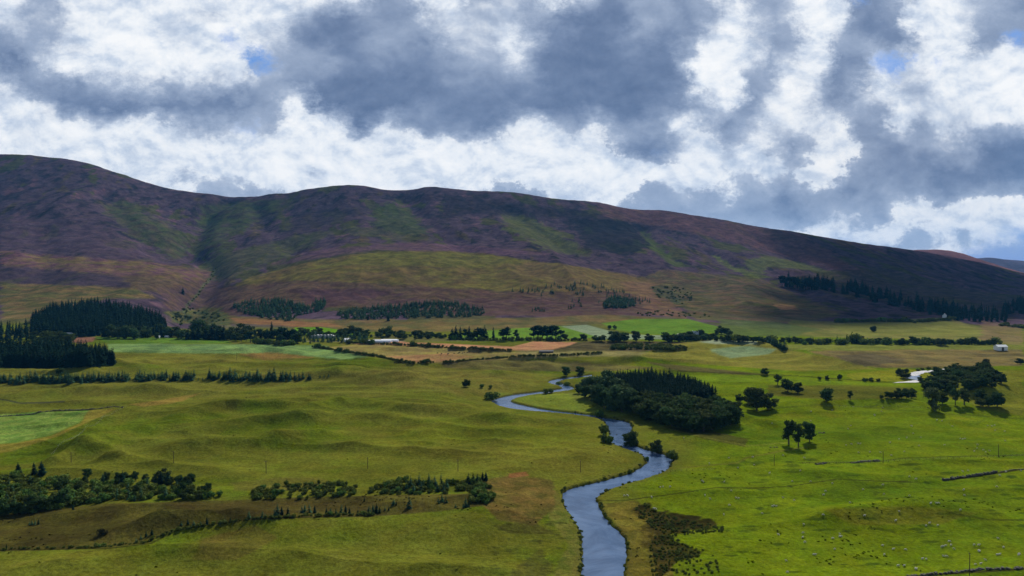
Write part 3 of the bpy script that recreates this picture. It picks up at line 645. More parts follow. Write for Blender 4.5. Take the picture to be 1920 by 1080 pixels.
# rush and grass tufts on the near ground: nobody could count them
def tufts(n, u0, u1, y0, y1, seed, cond=None):
    rg = np.random.default_rng(seed); y = 1 / rg.uniform(1 / y1, 1 / y0, n * 3); u = rg.uniform(u0, u1, n * 3); x = y * (u - 960) / F
    den = fbm(x / 45, y / 45, 4, 260, .65) + .25 * fbm(x / 8, y / 8, 2, 261); k = (den > rg.uniform(.12, .9, n * 3))
    rough = inside(u, CAMZ * F / y + 505, [(-80,940),(640,925),(900,900),(1040,890),(1060,925),(1095,1000),(1096,1090),(900,1090),(940,980),(700,968),(470,975),(285,1020),(-80,1036)]) | ((u > 1125) & (y < 470)); k &= rough | (rg.random(n * 3) < .10); 
    x, y = x[k][:n], y[k][:n]; fi = np.clip(np.searchsorted(YS, y), 0, NR - 1); fj = np.clip(np.searchsorted(TC, x / y), 0, NC - 1); ok = RD[fi, fj] > 2.0; x, y = x[ok], y[ok]; base = Cc[fi[ok], fj[ok]]
    z = sample_z(x, y); m_ = len(x); VV, FF, CC = [], [], []
    dkk = rg.random(m_) < .68; tone = np.where(dkk[:, None], base * rg.uniform(.48, .80, (m_, 1)), base * rg.uniform(1.1, 1.4, (m_, 1)) * [1.05, 1.0, 1.2])
    for q in range(4):
        a = rg.uniform(0, 3.14, m_); sz = rg.uniform(.2, .5, m_) * np.where(dkk, 1.1, .75); dx = np.cos(a) * sz; dy = np.sin(a) * sz; ox = rg.normal(size=m_) * .25; oy = rg.normal(size=m_) * .25; hh = sz * rg.uniform(.5, .9, m_)
        cx, cy = x + ox, y + oy; lx = rg.normal(size=m_) * .2; ly = rg.normal(size=m_) * .2
        P4 = np.stack([np.stack([cx - dx * .6, cy - dy * .6, z - .05], 1), np.stack([cx + dx * .6, cy + dy * .6, z - .05], 1), np.stack([cx + dx + lx, cy + dy + ly, z + hh], 1), np.stack([cx - dx + lx, cy - dy + ly, z + hh * .9], 1)], 1)
        FF.append(np.arange(4 * m_).reshape(-1, 4) + q * 4 * m_); VV.append(P4.reshape(-1, 3)); CC.append(np.repeat(tone, 4, 0))
    return np.concatenate(VV), np.concatenate(FF), np.concatenate(CC)
tv_, tf_, tcc = tufts(10000, -60, 1980, 222, 640, 5)
link('grass_tufts', mesh_np('grass_tufts', tv_, tf_, GM, tcc), kind='stuff', label='rough grass and rush tufts dotted over the near pastures', category='grass')
GV = plain('pale_gravel', (.50, .49, .48, 1), .9, .35, .5)
patch('gravel_bank', [(1702,703),(1712,697.5),(1740,694),(1738,698),(1724,704),(1712,706)], GV, .25, 3, dict(kind='structure'))
patch('gravel_bank', [(1730,697),(1760,692.5),(1800,688.5),(1802,690),(1762,695),(1736,699.5)], GV, .25, 3, dict(kind='structure'))
patch('gravel_bank', [(1668,718.5),(1700,715.5),(1716,712),(1732,716),(1720,718),(1700,717.5)], GV, .25, 3, dict(kind='structure'))
patch('stream', [(1698,709),(1708,704),(1728,703),(1724,709),(1735,713),(1722,714)], WM, .22, 3, dict(kind='structure'))
# ================================================================ unseen cloud above the frame, added and outlined to shade the slope on the right
def cloud_over(poly, alt, label, seed):
    g = np.array([hit(*q) for q in poly]); gz = sample_z(g[:, 0], g[:, 1])
    k = (alt - gz) / sd[2]; c = g + k[:, None] * sd[None, :2]
    c = smoothpoly(np.concatenate([c, c[:1]]), 1)[:-1]; mn = c.min(0) - 250; mx = c.max(0) + 250; n = 150
    GX, GY = np.meshgrid(np.linspace(mn[0], mx[0], n), np.linspace(mn[1], mx[1], n), indexing='ij')
    d = segdist(GX, GY, c, True); s = np.where(inside(GX, GY, c), d, -d) + fbm(GX / 260, GY / 260, 5, seed, .65) * 260
    hgt = np.sqrt(np.clip(s, 0, None)) * 13 * (1 + .5 * fbm(GX / 180, GY / 180, 4, seed + 2)); k = s > 0
    i = np.arange(n * n).reshape(n, n); kq = k[:-1, :-1] & k[1:, :-1] & k[1:, 1:] & k[:-1, 1:]
    Fq = np.stack([i[:-1, :-1], i[1:, :-1], i[1:, 1:], i[:-1, 1:]], -1)[kq]
    Vt = np.stack([GX.ravel(), GY.ravel(), alt + hgt.ravel()], -1); Vb = np.stack([GX.ravel(), GY.ravel(), alt - hgt.ravel() * .25 - 2], -1)
    Vv = np.concatenate([Vt, Vb]); Ff = np.concatenate([Fq, Fq[:, ::-1] + n * n])
    m = plain('cloud_white', (.85, .86, .88, 1), 1, .03, .01, 0); return link('shade_cloud', mesh_np('shade_cloud', Vv, Ff, m), kind='structure')
cloud_over([(1425,428),(1480,455),(1540,490),(1580,520),(1480,530),(1420,560),(1420,600),(1460,612),(1560,612),(1700,603),(1830,596),(1935,598),(1990,560),(1990,530),(1920,513),(1800,488),(1660,463),(1500,437)], 4400, '', 301)
# ================================================================ haze: one box of pale air round the whole scene
def haze():
    x, y0, y1, z0, z1 = 24000, -3200, 15000, -40, 900
    v = np.array([(a, b, c) for c in (z0, z1) for b in (y0, y1) for a in (-x, x)], float)
    f = [[0, 2, 3, 1], [4, 5, 7, 6], [0, 1, 5, 4], [2, 6, 7, 3], [0, 4, 6, 2], [1, 3, 7, 5]]
    m = bpy.data.materials.new('air'); m.use_nodes = True; t = m.node_tree
    for n in list(t.nodes):
        if n.type == 'BSDF_PRINCIPLED': t.nodes.remove(n)
    pv = t.nodes.new('ShaderNodeVolumePrincipled'); pv.inputs['Color'].default_value = (.10, .46, 1.0, 1)
    pv.inputs['Density'].default_value = HAZE; pv.inputs['Anisotropy'].default_value = .1
    o = next(n for n in t.nodes if n.type == 'OUTPUT_MATERIAL'); t.links.new(pv.outputs[0], o.inputs['Volume'])
    link('haze', mesh_np('haze', v, f, m, smooth=False), kind='stuff', label='thin bluish air between the drone and the far hills')
HAZE = .000023
haze()

# ================================================================ plants
def leafmat(name, c, var=.35, tint=.03, trans=.22):
    m, n, b = newmat(name, .9, 0.03); g = n.new('ShaderNodeNewGeometry'); oi = n.new('ShaderNodeObjectInfo')
    a = n.noise(g.outputs['Position'], .45, 3, .6).outputs[0]; r = oi.outputs['Random']
    f = n.m('MULTIPLY', n.mapr(a, .25, .75, 1 - var, 1 + var), n.mapr(r, 0, 1, .72, 1.28))
    cm = n.new('ShaderNodeCombineColor'); [n.l.new(f, cm.inputs[i]) for i in range(3)]
    h = n.new('ShaderNodeHueSaturation'); n.put(h.inputs['Hue'], n.mapr(n.m('FRACT', n.m('MULTIPLY', r, 7.3)), 0, 1, .5 - tint, .5 + tint)); n.l.new(n.mix(1.0, c, cm.outputs[0], 'MULTIPLY'), h.inputs['Color'])
    n.l.new(h.outputs[0], b.inputs['Base Color'])
    if trans:   # thin leaves let some light through
        tb = n.new('ShaderNodeBsdfTranslucent'); n.l.new(h.outputs[0], tb.inputs[0]); mx = n.new('ShaderNodeMixShader'); mx.inputs[0].default_value = trans
        o = next(x for x in n.n if x.type == 'OUTPUT_MATERIAL'); n.l.new(b.outputs[0], mx.inputs[1]); n.l.new(tb.outputs[0], mx.inputs[2]); n.l.new(mx.outputs[0], o.inputs['Surface'])
    return m
M_BRD = leafmat('broadleaf_foliage', (.046, .074, .022, 1), .42, .03, .3); M_SPR = leafmat('spruce_needles', (.009, .030, .017, 1), .35, .012)
M_YNG = leafmat('young_conifer_needles', (.040, .092, .046, 1), .3, .02); M_SHR = leafmat('shrub_foliage', (.082, .128, .024, 1), .45, .035)
M_BRK = plain('bark', (.10, .085, .07, 1), .95, .3, 2); M_DRK = leafmat('dark_scrub_foliage', (.026, .026, .010, 1), .35, .02)
M_LIM = leafmat('lime_foliage', (.14, .19, .03, 1), .3, .02); M_WIL = leafmat('willow_foliage', (.06, .09, .03, 1), .35, .03)

def quads(P_, Nn, S, rg):
    """a leaf-clump quad at every point, facing roughly along Nn"""
    n = len(P_); r = rg.normal(size=(n, 3)) * .55; Nn = Nn + r; Nn /= np.linalg.norm(Nn, axis=1)[:, None] + 1e-9
    h = rg.normal(size=(n, 3)); a = np.cross(Nn, h); a /= np.linalg.norm(a, axis=1)[:, None] + 1e-9; b = np.cross(Nn, a)
    S = S[:, None]; k = rg.uniform(.6, 1.3, (n, 4, 1))
    V_ = np.stack([P_ + (-a * k[:, 0] - b * .6) * S, P_ + (a * .7 - b * k[:, 1]) * S, P_ + (a * k[:, 2] + b * .7) * S, P_ + (-a * .6 + b * k[:, 3]) * S], 1)
    return V_.reshape(-1, 3), np.arange(4 * n).reshape(-1, 4)
def tube(path, rad, k=6):
    path = np.asarray(path, float); ang = np.linspace(0, 2 * math.pi, k, endpoint=False); V_ = []; 
    for i, p in enumerate(path):
        d = path[min(i + 1, len(path) - 1)] - path[max(i - 1, 0)]; d /= np.linalg.norm(d) + 1e-9
        a = np.cross(d, [0.3, 1, .2]); a /= np.linalg.norm(a) + 1e-9; b = np.cross(d, a)
        V_.append(p + rad[i] * (np.cos(ang)[:, None] * a + np.sin(ang)[:, None] * b))
    V_ = np.concatenate(V_); Fq = [[i * k + j, i * k + (j + 1) % k, (i + 1) * k + (j + 1) % k, (i + 1) * k + j] for i in range(len(path) - 1) for j in range(k)]
    return V_, np.array(Fq)
def join(parts):
    Vs, Fs, n = [], [], 0
    for v, f in parts: Vs.append(v); Fs.append(f + n); n += len(v)
    return np.concatenate(Vs), np.concatenate(Fs)
def broad(seed, H=1.0, W=.9, bare=.18, nb=16, nl=70, leaf=.042, droop=0):
    """unit-height broadleaf: (trunk with limbs), (crown of leaf clumps)"""
    rg = np.random.default_rng(seed); tp = []; 
    lean = rg.normal(size=2) * .03
    tr = [np.array([0, 0, -.04])] + [np.array([lean[0] * z, lean[1] * z, z]) for z in (.1, .3, .5, .72)]
    tp.append(tube(tr, [.036, .03, .024, .017, .008]))
    cl, nn, ss = [], [], []
    for i in range(nb):
        f = (i + .5) / nb; z = bare + .14 + (1 - bare - .26) * rg.beta(1.15, 1.1)
        rm = W / 2 * math.sqrt(max(.03, 1 - ((z - (bare + 1) / 2 - .02) / ((1 - bare) / 2 + .05)) ** 2)); a = i * 2.4 + rg.uniform(-.4, .4)
        r = rm * rg.uniform(.25, .72); c = np.array([r * math.cos(a), r * math.sin(a), z]); R = rg.uniform(.10, .17) * (.6 + W * .55)
        if i % 2 == 0:
            s = np.array([0, 0, bare + (z - bare) * .35]); tp.append(tube([s, (s + c) / 2 + [0, 0, .02], c], [.013, .008, .004], 4))
        n_ = int(nl * (R / .13) ** 2); d = rg.normal(size=(n_, 3)); d /= np.linalg.norm(d, axis=1)[:, None]; d[:, 2] = d[:, 2] * .8 + .1
        rr_ = R * rg.uniform(.55, 1.12, (n_, 1)) * (1 + .25 * np.sin(d[:, :1] * 7 + i)); p = c + d * rr_ * [1.1, 1.1, .85]
        if droop: p[:, 2] -= droop * np.abs(rg.normal(size=n_)) * .12
        cl.append(p); nn.append(d); ss.append(rg.uniform(.6, 1.3, n_) * leaf)
    cv, cf = quads(np.concatenate(cl), np.concatenate(nn), np.concatenate(ss), rg)
    tv, tf = join(tp); return (tv * H, tf), (cv * H, cf)
def conifer(seed, W=.36, bare=.04, tiers=15, per=9, droop=.35):
    rg = np.random.default_rng(seed); V_, F_ = [], []; n = 0
    for t in range(tiers):
        f = t / (tiers - 1); z = bare + (1 - bare) * f ** .92; R = W / 2 * (1 - f) ** .72 + .012
        for j in range(max(4, int(per * (1 - f * .5)))):
            a = rg.uniform(0, 6.283); r = R * rg.uniform(.65, 1.18); wd = r * rg.uniform(.28, .46) + .012; d = np.array([math.cos(a), math.sin(a), 0]); s = np.array([-d[1], d[0], 0])
            z0 = z + rg.uniform(-.02, .02); dr = droop * r * rg.uniform(.5, 1.4); p0 = np.array([0, 0, z0 + .035 * (1 - f) + .015])
            mid = d * r * .55 + [0, 0, z0 - dr * .25]; tip = d * r + [0, 0, z0 - dr]
            V_ += [p0, mid - s * wd, tip, mid + s * wd]; F_.append([n, n + 1, n + 2, n + 3]); n += 4
    V_.append(np.array([0, 0, 1.0])); V_ += [np.array([.012, 0, .93]), np.array([-.006, .01, .93]), np.array([-.006, -.01, .93])]; F_ += [[n, n + 1, n + 2, n + 3]]
    return tube([(0, 0, -.03), (0, 0, .35), (0, 0, .96)], [.016, .012, .003], 5), (np.array(V_), np.array(F_))
def bush(seed, W=1.3, nb=7, nl=42, leaf=.085):
    rg = np.random.default_rng(seed); cl, nn, ss = [], [], []
    for i in range(nb):
        a = rg.uniform(0, 6.28); r = W / 2 * rg.uniform(0, .62); R = rg.uniform(.26, .42); c = np.array([r * math.cos(a), r * math.sin(a), rg.uniform(.28, .62)])
        d = rg.normal(size=(nl, 3)); d /= np.linalg.norm(d, axis=1)[:, None]; p = c + d * R * rg.uniform(.6, 1.1, (nl, 1)); p[:, 2] = np.abs(p[:, 2])
        cl.append(p); nn.append(d); ss.append(rg.uniform(.6, 1.3, nl) * leaf)
    return tube([(0, 0, -.05), (.02, 0, .3), (.05, .02, .6)], [.03, .02, .01], 5), quads(np.concatenate(cl), np.concatenate(nn), np.concatenate(ss), rg)
PROTO = {}
def proto(kind, geos, mat):
    L_ = []
    for (t, c) in geos:
        tm = mesh_np('trunk', t[0], t[1], M_BRK); cm = mesh_np('crown', c[0], c[1], mat, smooth=False)
        v, f = join([t, c]); wm = mesh_np(kind, v, f, mat, smooth=False); wm.materials.append(M_BRK)
        mi = np.zeros(len(f), np.int32); mi[:len(t[1])] = 1; wm.polygons.foreach_set('material_index', mi)
        L_.append((tm, cm, wm, v, f))
    PROTO[kind] = L_
proto('broadleaf_tree', [broad(i, W=.92 + .08 * (i % 3), bare=.0 + .03 * (i % 3), nb=20, nl=62) for i in range(6)], M_BRD)
proto('tall_tree', [broad(20 + i, W=.58, bare=.14, nb=15, nl=60, leaf=.036) for i in range(3)], M_BRD)
M_LFY = leafmat('leafy_foliage', (.052, .090, .034, 1), .35, .02)
proto('leafy_tree', [broad(90 + i, W=.9, bare=.0, nb=20, nl=62) for i in range(3)], M_LFY)
proto('willow_tree', [broad(30 + i, W=.85, bare=.06, nb=22, nl=75, leaf=.036, droop=.7) for i in range(2)], M_WIL)
proto('spruce_tree', [conifer(40 + i, W=.40 + .05 * (i % 3), tiers=16, per=10) for i in range(5)], M_SPR)
proto('pine_tree', [broad(50 + i, W=.48, bare=.20, nb=12, nl=60, leaf=.036) for i in range(4)], M_SPR)
proto('young_conifer', [conifer(60 + i, W=.54 + .05 * (i % 3), tiers=10, per=9, bare=.02) for i in range(4)], M_YNG)
proto('shrub', [bush(70 + i) for i in range(5)], M_SHR)
proto('dark_shrub', [bush(80 + i, 1.6) for i in range(3)], M_DRK)
PLANTS = []   # dict(kind, x, y, z, h(m), w(scale), label, group, px, solo)
def plant(kind, u, v, hp, label, group=None, wide=1.0, solo=False, cat=None, hm=None):
    if group and ('belt of mixed' in group or 'long belt' in group or 'behind the white' in group): hp *= BELT
    x, y = hit(u, v); z = float(sample_z(x, y)); h = hm if hm else hp * y / F
    PLANTS.append(dict(kind=kind, x=x, y=y, z=z, h=h, w=wide, label=label, group=group, u=u, v=v, px=h * F / y, solo=solo, cat=cat))
BELT = .84
def scatter(kind, poly, n, hp, label, group, spread=.25, wide=1.0, gap=.4, kinds=None):
    p = np.array(poly, float); lo = p.min(0); hi = p.max(0); got = []; tries = 0
    while len(got) < n and tries < n * 60:
        tries += 1; u = random.uniform(lo[0], hi[0]); v = random.uniform(lo[1], hi[1])
        if not inside(np.array([u]), np.array([v]), p)[0]: continue
        h = hp * math.exp(random.gauss(0, spread) * .8)
        if any(abs(u - a) < h * gap and abs(v - b) < h * gap * .28 for a, b in got): continue
        got.append((u, v)); k = kind if not kinds else random.choice(kinds)
        plant(k, u, v, h, label, group, wide * random.uniform(.8, 1.25))
def row(kind, pts, n, hp, label, group, jit=1.0, spread=.25, wide=1.0, kinds=None):
    q = resample(pts, n)
    for i, (u, v) in enumerate(q):
        plant(kind if not kinds else random.choice(kinds), u + random.gauss(0, 1.2 * jit), v + random.gauss(0, .5 * jit), hp * math.exp(random.gauss(0, spread)), label, group, wide * random.uniform(.8, 1.25))
# -- plantations
G_A = 'spruces of the big plantation at the hill foot'
scatter('spruce_tree', [(58,628),(62,604),(100,585),(180,577),(250,586),(296,600),(312,618),(310,632),(230,632),(150,632)], 620, 21, 'dark green spruce in the dense plantation at the foot of the hill on the left', G_A, .10, 1.15, .18)
row('spruce_tree', [(62,604),(100,586),(180,578),(250,587),(300,606),(314,622)], 46, 20, 'dark green spruce on the top edge of the plantation at the hill foot on the left', G_A, .6, .1)
G_B = 'spruces of the near black plantation on the left'
scatter('spruce_tree', [(-60,690),(92,690),(150,687),(205,682),(200,674),(150,665),(100,662),(-60,662)], 330, 30, 'almost black spruce in the near plantation at the left edge', G_B, .08, 1.2, .18)
row('spruce_tree', [(-50,689),(40,690),(95,690),(150,687),(190,685),(212,683)], 44, 31, 'almost black spruce on the front edge of the near plantation', G_B, .6, .08, 1.1)
row('spruce_tree', [(212,683),(206,677),(190,671)], 8, 26, 'black spruce at the right hand tip of the near plantation', G_B, .6, .1, 1.1)
scatter('spruce_tree', [(-60,640),(52,640),(54,624),(-60,622)], 44, 27, 'dark conifer between the two plantations at the left edge', 'conifers behind the near plantation', .2)
scatter('broadleaf_tree', [(60,648),(140,648),(136,636),(60,634)], 22, 16, 'bushy tree beside the small roof between the plantations', 'trees between the plantations', .25)
G_C = 'belt of mixed trees along the valley road'
scatter('broadleaf_tree', [(206,636),(420,637),(420,626),(206,622)], 40, 22, 'rounded dark green tree in the belt above the bright green field', G_C, .3, 1.0, .4)
for u, v, h in [(236,635,30),(252,636,26),(224,634,24),(340,636,24),(315,632,22)]: plant('leafy_tree', u, v, h, 'lighter green broadleaf below the plantation above the bright field', G_C)
plant('willow_tree', 269, 633, 20, 'yellow green tree standing out of the dark belt', G_C)
for u, h in [(372,32),(362,26),(398,36),(386,30),(408,30),(420,32),(430,26),(352,24)]: plant('spruce_tree', u, 636 + random.uniform(-1, 2), h, 'tall dark conifer rising from the belt right of the plantation', G_C, 1.5)
scatter('pine_tree', [(430,642),(560,645),(560,632),(430,630)], 34, 24, 'dark tree at the right end of the belt beside the pale field', G_C, .3, 1.1, .4, ['pine_tree', 'broadleaf_tree', 'spruce_tree'])
for u, v, h in [(528,640,32),(548,641,28),(536,642,26),(505,640,24),(470,642,26)]: plant('pine_tree', u, v, h, 'tall dark pine at the right end of the belt', G_C, 1.4)
row('shrub', [(480,645),(550,648),(552,648)], 22, 9, 'low hedge shrub below the tall pines', 'hedge shrubs below the pines', .8)
scatter('young_conifer', [(556,645),(690,641),(690,634),(560,628)], 70, 12, 'small green conifer around the long grey roof', 'young trees around the grey roof', .25, 1.1)
scatter('broadleaf_tree', [(560,630),(660,636),(850,637),(850,630),(660,628),(570,624)], 60, 12, 'low rounded tree in the belt behind the white tunnel', 'low trees behind the white tunnel', .3, 1.3, .4)
row('shrub', [(656,643),(720,646),(780,649),(856,654),(957,658)], 84, 5, 'dark hedge shrub in the row below the white tunnel', 'hedge below the white tunnel', .5, .3, 1.1)
row('shrub', [(586,651),(640,659),(700,668),(740,676),(775,682)], 76, 5, 'hedge shrub in the row slanting down to the dark hollow', 'hedge slanting across the tan field', .4, .25, 1.1)
row('shrub', [(832,680),(900,675),(985,668),(1050,667),(1128,662)], 80, 3.8, 'low hedge shrub on the lower edge of the grazed field', 'hedge on the lower edge of the grazed field', .4, .2, 1.1)
row('shrub', [(784,681),(812,680)], 7, 6, 'dark shrub beside the corner of the tan field', 'shrubs by the corner of the tan field', .5)
# -- valley pines
G_F = 'tall valley trees along the road'
for u, v, h, k, w in [(848,636,22,'spruce_tree',1.3),(855,636,27,'spruce_tree',1.2),(863,636,24,'spruce_tree',1.3),(872,636,20,'pine_tree',1.3),(880,636,25,'spruce_tree',1.3),(889,636,18,'broadleaf_tree',1),(900,636,24,'pine_tree',1.5),(909,636,26,'spruce_tree',1.3),
    (925,637,25,'spruce_tree',.8),(943,637,22,'pine_tree',1.3),(950,637,25,'pine_tree',1.2),(968,637,20,'pine_tree',.9),(1001,637,26,'pine_tree',1.2),(1009,637,28,'pine_tree',1.2),(1017,637,27,'pine_tree',1.3),(1026,637,29,'pine_tree',1.3),(1035,637,28,'pine_tree',1.2),(1042,637,27,'pine_tree',1.2),(1052,638,20,'pine_tree',1.2),(1060,638,12,'broadleaf_tree',1)]:
    plant(k, u, v, h, 'tall dark %s in the row in front of the bright green field' % ('conifer' if 'spruce' in k else 'pine' if 'pine' in k else 'tree'), G_F, w * 1.15)
row('shrub', [(850,637),(960,638),(1060,639),(1100,639)], 44, 6, 'scrubby bush at the feet of the tall valley trees', 'bushes under the valley trees', .8, .3)
for u, v, h, w in [(1094,638,14,1),(1118,640,12,1.3),(1128,640,13,1.3),(1149,641,20,1.1),(1158,641,20,1.1),(1170,641,19,1.1),(1193,641,22,.9),(1217,641,16,1),(1247,641,19,1),(1256,642,14,1.1),(1143,617,8,1),(1153,617,8,1),(1275,641,15,1.3),(1286,640,13,1.3),(1296,640,14,1.2),(1306,640,12,1.2)]:
    plant('broadleaf_tree', u, v, h, 'round dark tree in the line between brown bog and green slope', 'round trees along the bog', w * 1.1)
scatter('broadleaf_tree', [(1255,641),(1345,639),(1345,632),(1255,634)], 26, 11, 'small tree beside the white farm roof', 'trees beside the farm', .3, 1.2)
for u, v, h in [(1352,627,17),(1362,628,14),(1368,630,11),(1344,629,11)]: plant('broadleaf_tree', u, v, h, 'large dark tree clump just right of the farm roof', 'trees right of the farm roof', 1.1)
scatter('shrub', [(1148,656),(1262,657),(1262,650),(1148,649)], 60, 7, 'pale willow scrub on the brown bog', 'willow scrub on the bog', .2, 1.1)
scatter('shrub', [(1262,656),(1290,657),(1288,651),(1262,650)], 12, 5, 'small bush at the right end of the bog scrub', 'willow scrub on the bog', .2, 1.1)
G_Z = 'trees of the long belt across the right of the valley'
row('broadleaf_tree', [(1345,640),(1450,643),(1560,645),(1700,646),(1800,646),(1865,646)], 84, 12, 'tree in the long belt crossing the right of the valley', G_Z, 1.5, .32, 1.2, ['broadleaf_tree', 'broadleaf_tree', 'shrub'])
row('young_conifer', [(1480,641),(1560,641),(1700,643),(1860,645)], 80, 10, 'small conifer in the long belt crossing the right of the valley', G_Z, 1.2, .2, 1.1)
row('young_conifer', [(1440,643),(1455,649),(1470,655)], 26, 12, 'green conifer in the block beside the pale crop mound', 'conifers beside the crop mound', 1.2, .15, 1.2)
for u, v, h in [(1664,646,17),(1716,646,16),(1741,646,15),(1800,646,15),(1812,646,14),(1776,645,12),(1832,645,12),(1848,646,12),(1600,645,13),(1620,645,13),(1520,644,12),(1500,644,14)]: plant('broadleaf_tree', u, v, h, 'taller round tree standing out of the long belt', G_Z, 1.05)
plant('broadleaf_tree', 1638, 622, 11, 'single round tree alone on the shaded olive slope', None, 1.1, True)
# -- shelter belts on the shaded slope
G_G = 'conifers of the shelter belt on the shaded slope'
scatter('spruce_tree', [(1466,538),(1540,545),(1620,562),(1700,582),(1780,598),(1840,600),(1830,588),(1740,572),(1640,549),(1540,530),(1470,528)], 120, 19, 'dark conifer in the belt slanting down the shaded slope', G_G, .2, 1.3, .25)
row('pine_tree', [(1466,537),(1500,541),(1525,544)], 12, 20, 'dark round topped pine at the upper left end of the slope belt', G_G, 1, .1, 1.5)
scatter('spruce_tree', [(1760,604),(1890,604),(1892,592),(1800,588)], 44, 21, 'thin dark conifer in the lower right group on the shaded slope', G_G, .2, .8, .25)
scatter('spruce_tree', [(1886,590),(1960,588),(1960,560),(1884,576)], 50, 17, 'black conifer in the plantation at the right edge of the hill', 'plantation at the right edge', .15, 1.3, .25)
row('shrub', [(1570,604),(1640,603),(1720,604),(1790,599)], 70, 6, 'dark gorse bush along the lower edge of the shade', 'gorse along the slope foot', 1.2, .2, 1.3)
row('shrub', [(1880,610),(1920,616),(1950,618)], 18, 6, 'dark bush on the slope at the right edge', 'gorse along the slope foot', 1.4, .2, 1.3)
# -- hillside plantations of young trees
scatter('young_conifer', [(437,574),(470,565),(520,563),(560,570),(575,578),(600,566),(612,575),(600,584),(560,592),(545,603),(520,602),(470,592),(442,583)], 420, 8.5, 'blue green young conifer in the left hillside plantation', 'left hillside plantation', .15, 1.3, .25)
scatter('young_conifer', [(590,566),(610,564),(613,576),(596,580)], 20, 9.5, 'blue green young conifer at the upper right of the left hillside plantation', 'left hillside plantation', .15, 1.1, .35)
scatter('young_conifer', [(630,590),(652,583),(700,577),(780,570),(830,567),(870,571),(905,580),(913,589),(880,595),(760,597),(680,600),(640,598)], 560, 8.5, 'blue green young conifer in the long hillside plantation', 'long hillside plantation', .15, 1.3, .25)
for u, v, h in [(728,602,14),(758,592,10),(690,600,11)]: plant('spruce_tree', u, v, h, 'darker conifer on the lower edge of the long hillside plantation', 'long hillside plantation', 1.3)
scatter('young_conifer', [(1128,574),(1140,562),(1150,556),(1185,563),(1197,573),(1165,579),(1135,577)], 150, 8.5, 'blue green young conifer in the small rounded hillside plantation', 'small hillside plantation', .15, 1.3, .22)
scatter('young_conifer', [(995,583),(1003,576),(1024,583),(1022,586),(1000,586)], 15, 6.5, 'young conifer in the tiny clump on the brown slope', 'tiny clump on the slope', .15, 1.1, .35)
SC = [(961,547),(976,546),(980,548),(981,545),(990,549),(991,546),(998,545),(1003,548),(1008,544),(1011,547),(1018,548),(1015,555),(1024,539),(1034,538),(1040,533),(1046,538),(1050,538),(1049,541),(1053,540),(1061,539),(1063,542),(1066,540),(1070,537),(1072,540),(1068,545),(1076,537),(1078,534),(1079,541),(1080,550),(1083,552),(1074,544),(1089,532),(1093,532),(1095,534),(1101,534),(1095,542),(1088,548),(1092,552),(1094,554),(1033,548),(1036,549),(1038,550),(1112,538),(1115,541),(1117,540),(1121,542),(1128,538),(1132,539),(1123,548),(1127,548),(1073,565),(1085,569),(1088,573),(1086,564),(1090,575),(1066,579),(1071,578),(1076,575),(1123,568),(1137,546),(1141,549),(1147,543),(1150,546),(1156,548),(1162,548),(1167,548),(1170,549),(1138,556),(1152,550),(1205,565),(1210,563),(1214,566),(1200,570),(1218,567),(1199,563),(1192,560),(1180,556)]
for u, v in SC: plant('young_conifer', u, v, random.uniform(6, 10), 'single small dark conifer scattered on the brown heather slope', 'scattered small conifers on the brown slope', .95)
scatter('shrub', [(1222,540),(1290,538),(1305,560),(1280,570),(1235,558)], 60, 2.6, 'low green bush on the tan slope', 'bushes on the tan slope', .2, 1.4)
scatter('shrub', [(1165,592),(1250,582),(1330,590),(1330,596),(1250,593)], 40, 2.6, 'low green bush above the bright green field', 'bushes above the bright green field', .2, 1.4)
scatter('shrub', [(320,600),(345,575),(352,575),(420,592),(430,606),(330,612)], 60, 3.6, 'pale scrub bush beside the stream at the hill foot', 'scrub beside the hill stream', .25, 1.3)
row('shrub', [(346,598),(352,575),(372,551),(398,520),(402,505)], 22, 2.6, 'bush lining the stream up the hill', 'scrub beside the hill stream', 1.5, .25, 1.2)
plant('spruce_tree', 343, 551, 13, 'lone dark spruce beside the hill stream', None, 1.4, True)
# -- middle wood by the river bend
G_H = 'spruces of the wood by the river bend'
scatter('spruce_tree', [(1150,722),(1200,718),(1290,728),(1340,748),(1318,758),(1250,758),(1190,752),(1152,738)], 620, 27, 'dark spruce in the middle of the wood by the river bend', G_H, .08, 1.1, .09)
row('spruce_tree', [(1152,722),(1200,718),(1250,722),(1290,729),(1342,750)], 26, 28, 'dark spruce on the back edge of the wood by the river bend', G_H, 1, .07, 1.3)
G_I = 'broadleaf trees of the wood by the river bend'
for u, v, h, w in [(1188,774,34,1.1),(1205,781,36,1.1),(1222,788,36,1.15),(1240,794,38,1.1),(1258,798,38,1.1),(1277,803,40,1.15),(1298,807,42,1.1),(1318,808,40,1.1),(1336,807,38,1.1),(1354,803,38,1.1),(1368,796,36,1),(1374,786,34,.9),(1212,772,36,1.1),(1230,778,36,1.1),(1250,784,38,1.1),(1270,790,40,1.1),(1292,794,40,1.1),(1312,796,40,1.1),(1332,794,38,1),(1350,790,36,1.1),(1236,768,34,1.1),(1258,772,36,1.1),(1282,778,38,1.1),(1304,782,38,1.1),(1326,780,34,1),(1346,776,32,1),(1362,776,30,1)]:
    plant('broadleaf_tree', u + random.gauss(0, 1.5), v + random.gauss(0, 1), h * random.uniform(.92, 1.08), 'bushy dark broadleaf on the front slope of the wood by the river bend', G_I, w * 1.15)
for u, v, h, w in [(1120,758,34,1.1),(1133,765,44,.95),(1148,770,50,1.0),(1166,772,46,1.1),(1180,770,42,1.1),(1112,748,26,1.2),(1098,744,22,1.2),(1086,738,18,1.2),(1108,735,30,1.1),(1124,738,32,1.1),(1140,745,40,1),(1158,754,44,1.1),(1096,728,18,1),(1138,728,34,1),(1174,760,36,1)]:
    plant('leafy_tree', u, v, h, 'tall leafy tree at the left end of the wood by the river bend', G_I, w * 1.05)
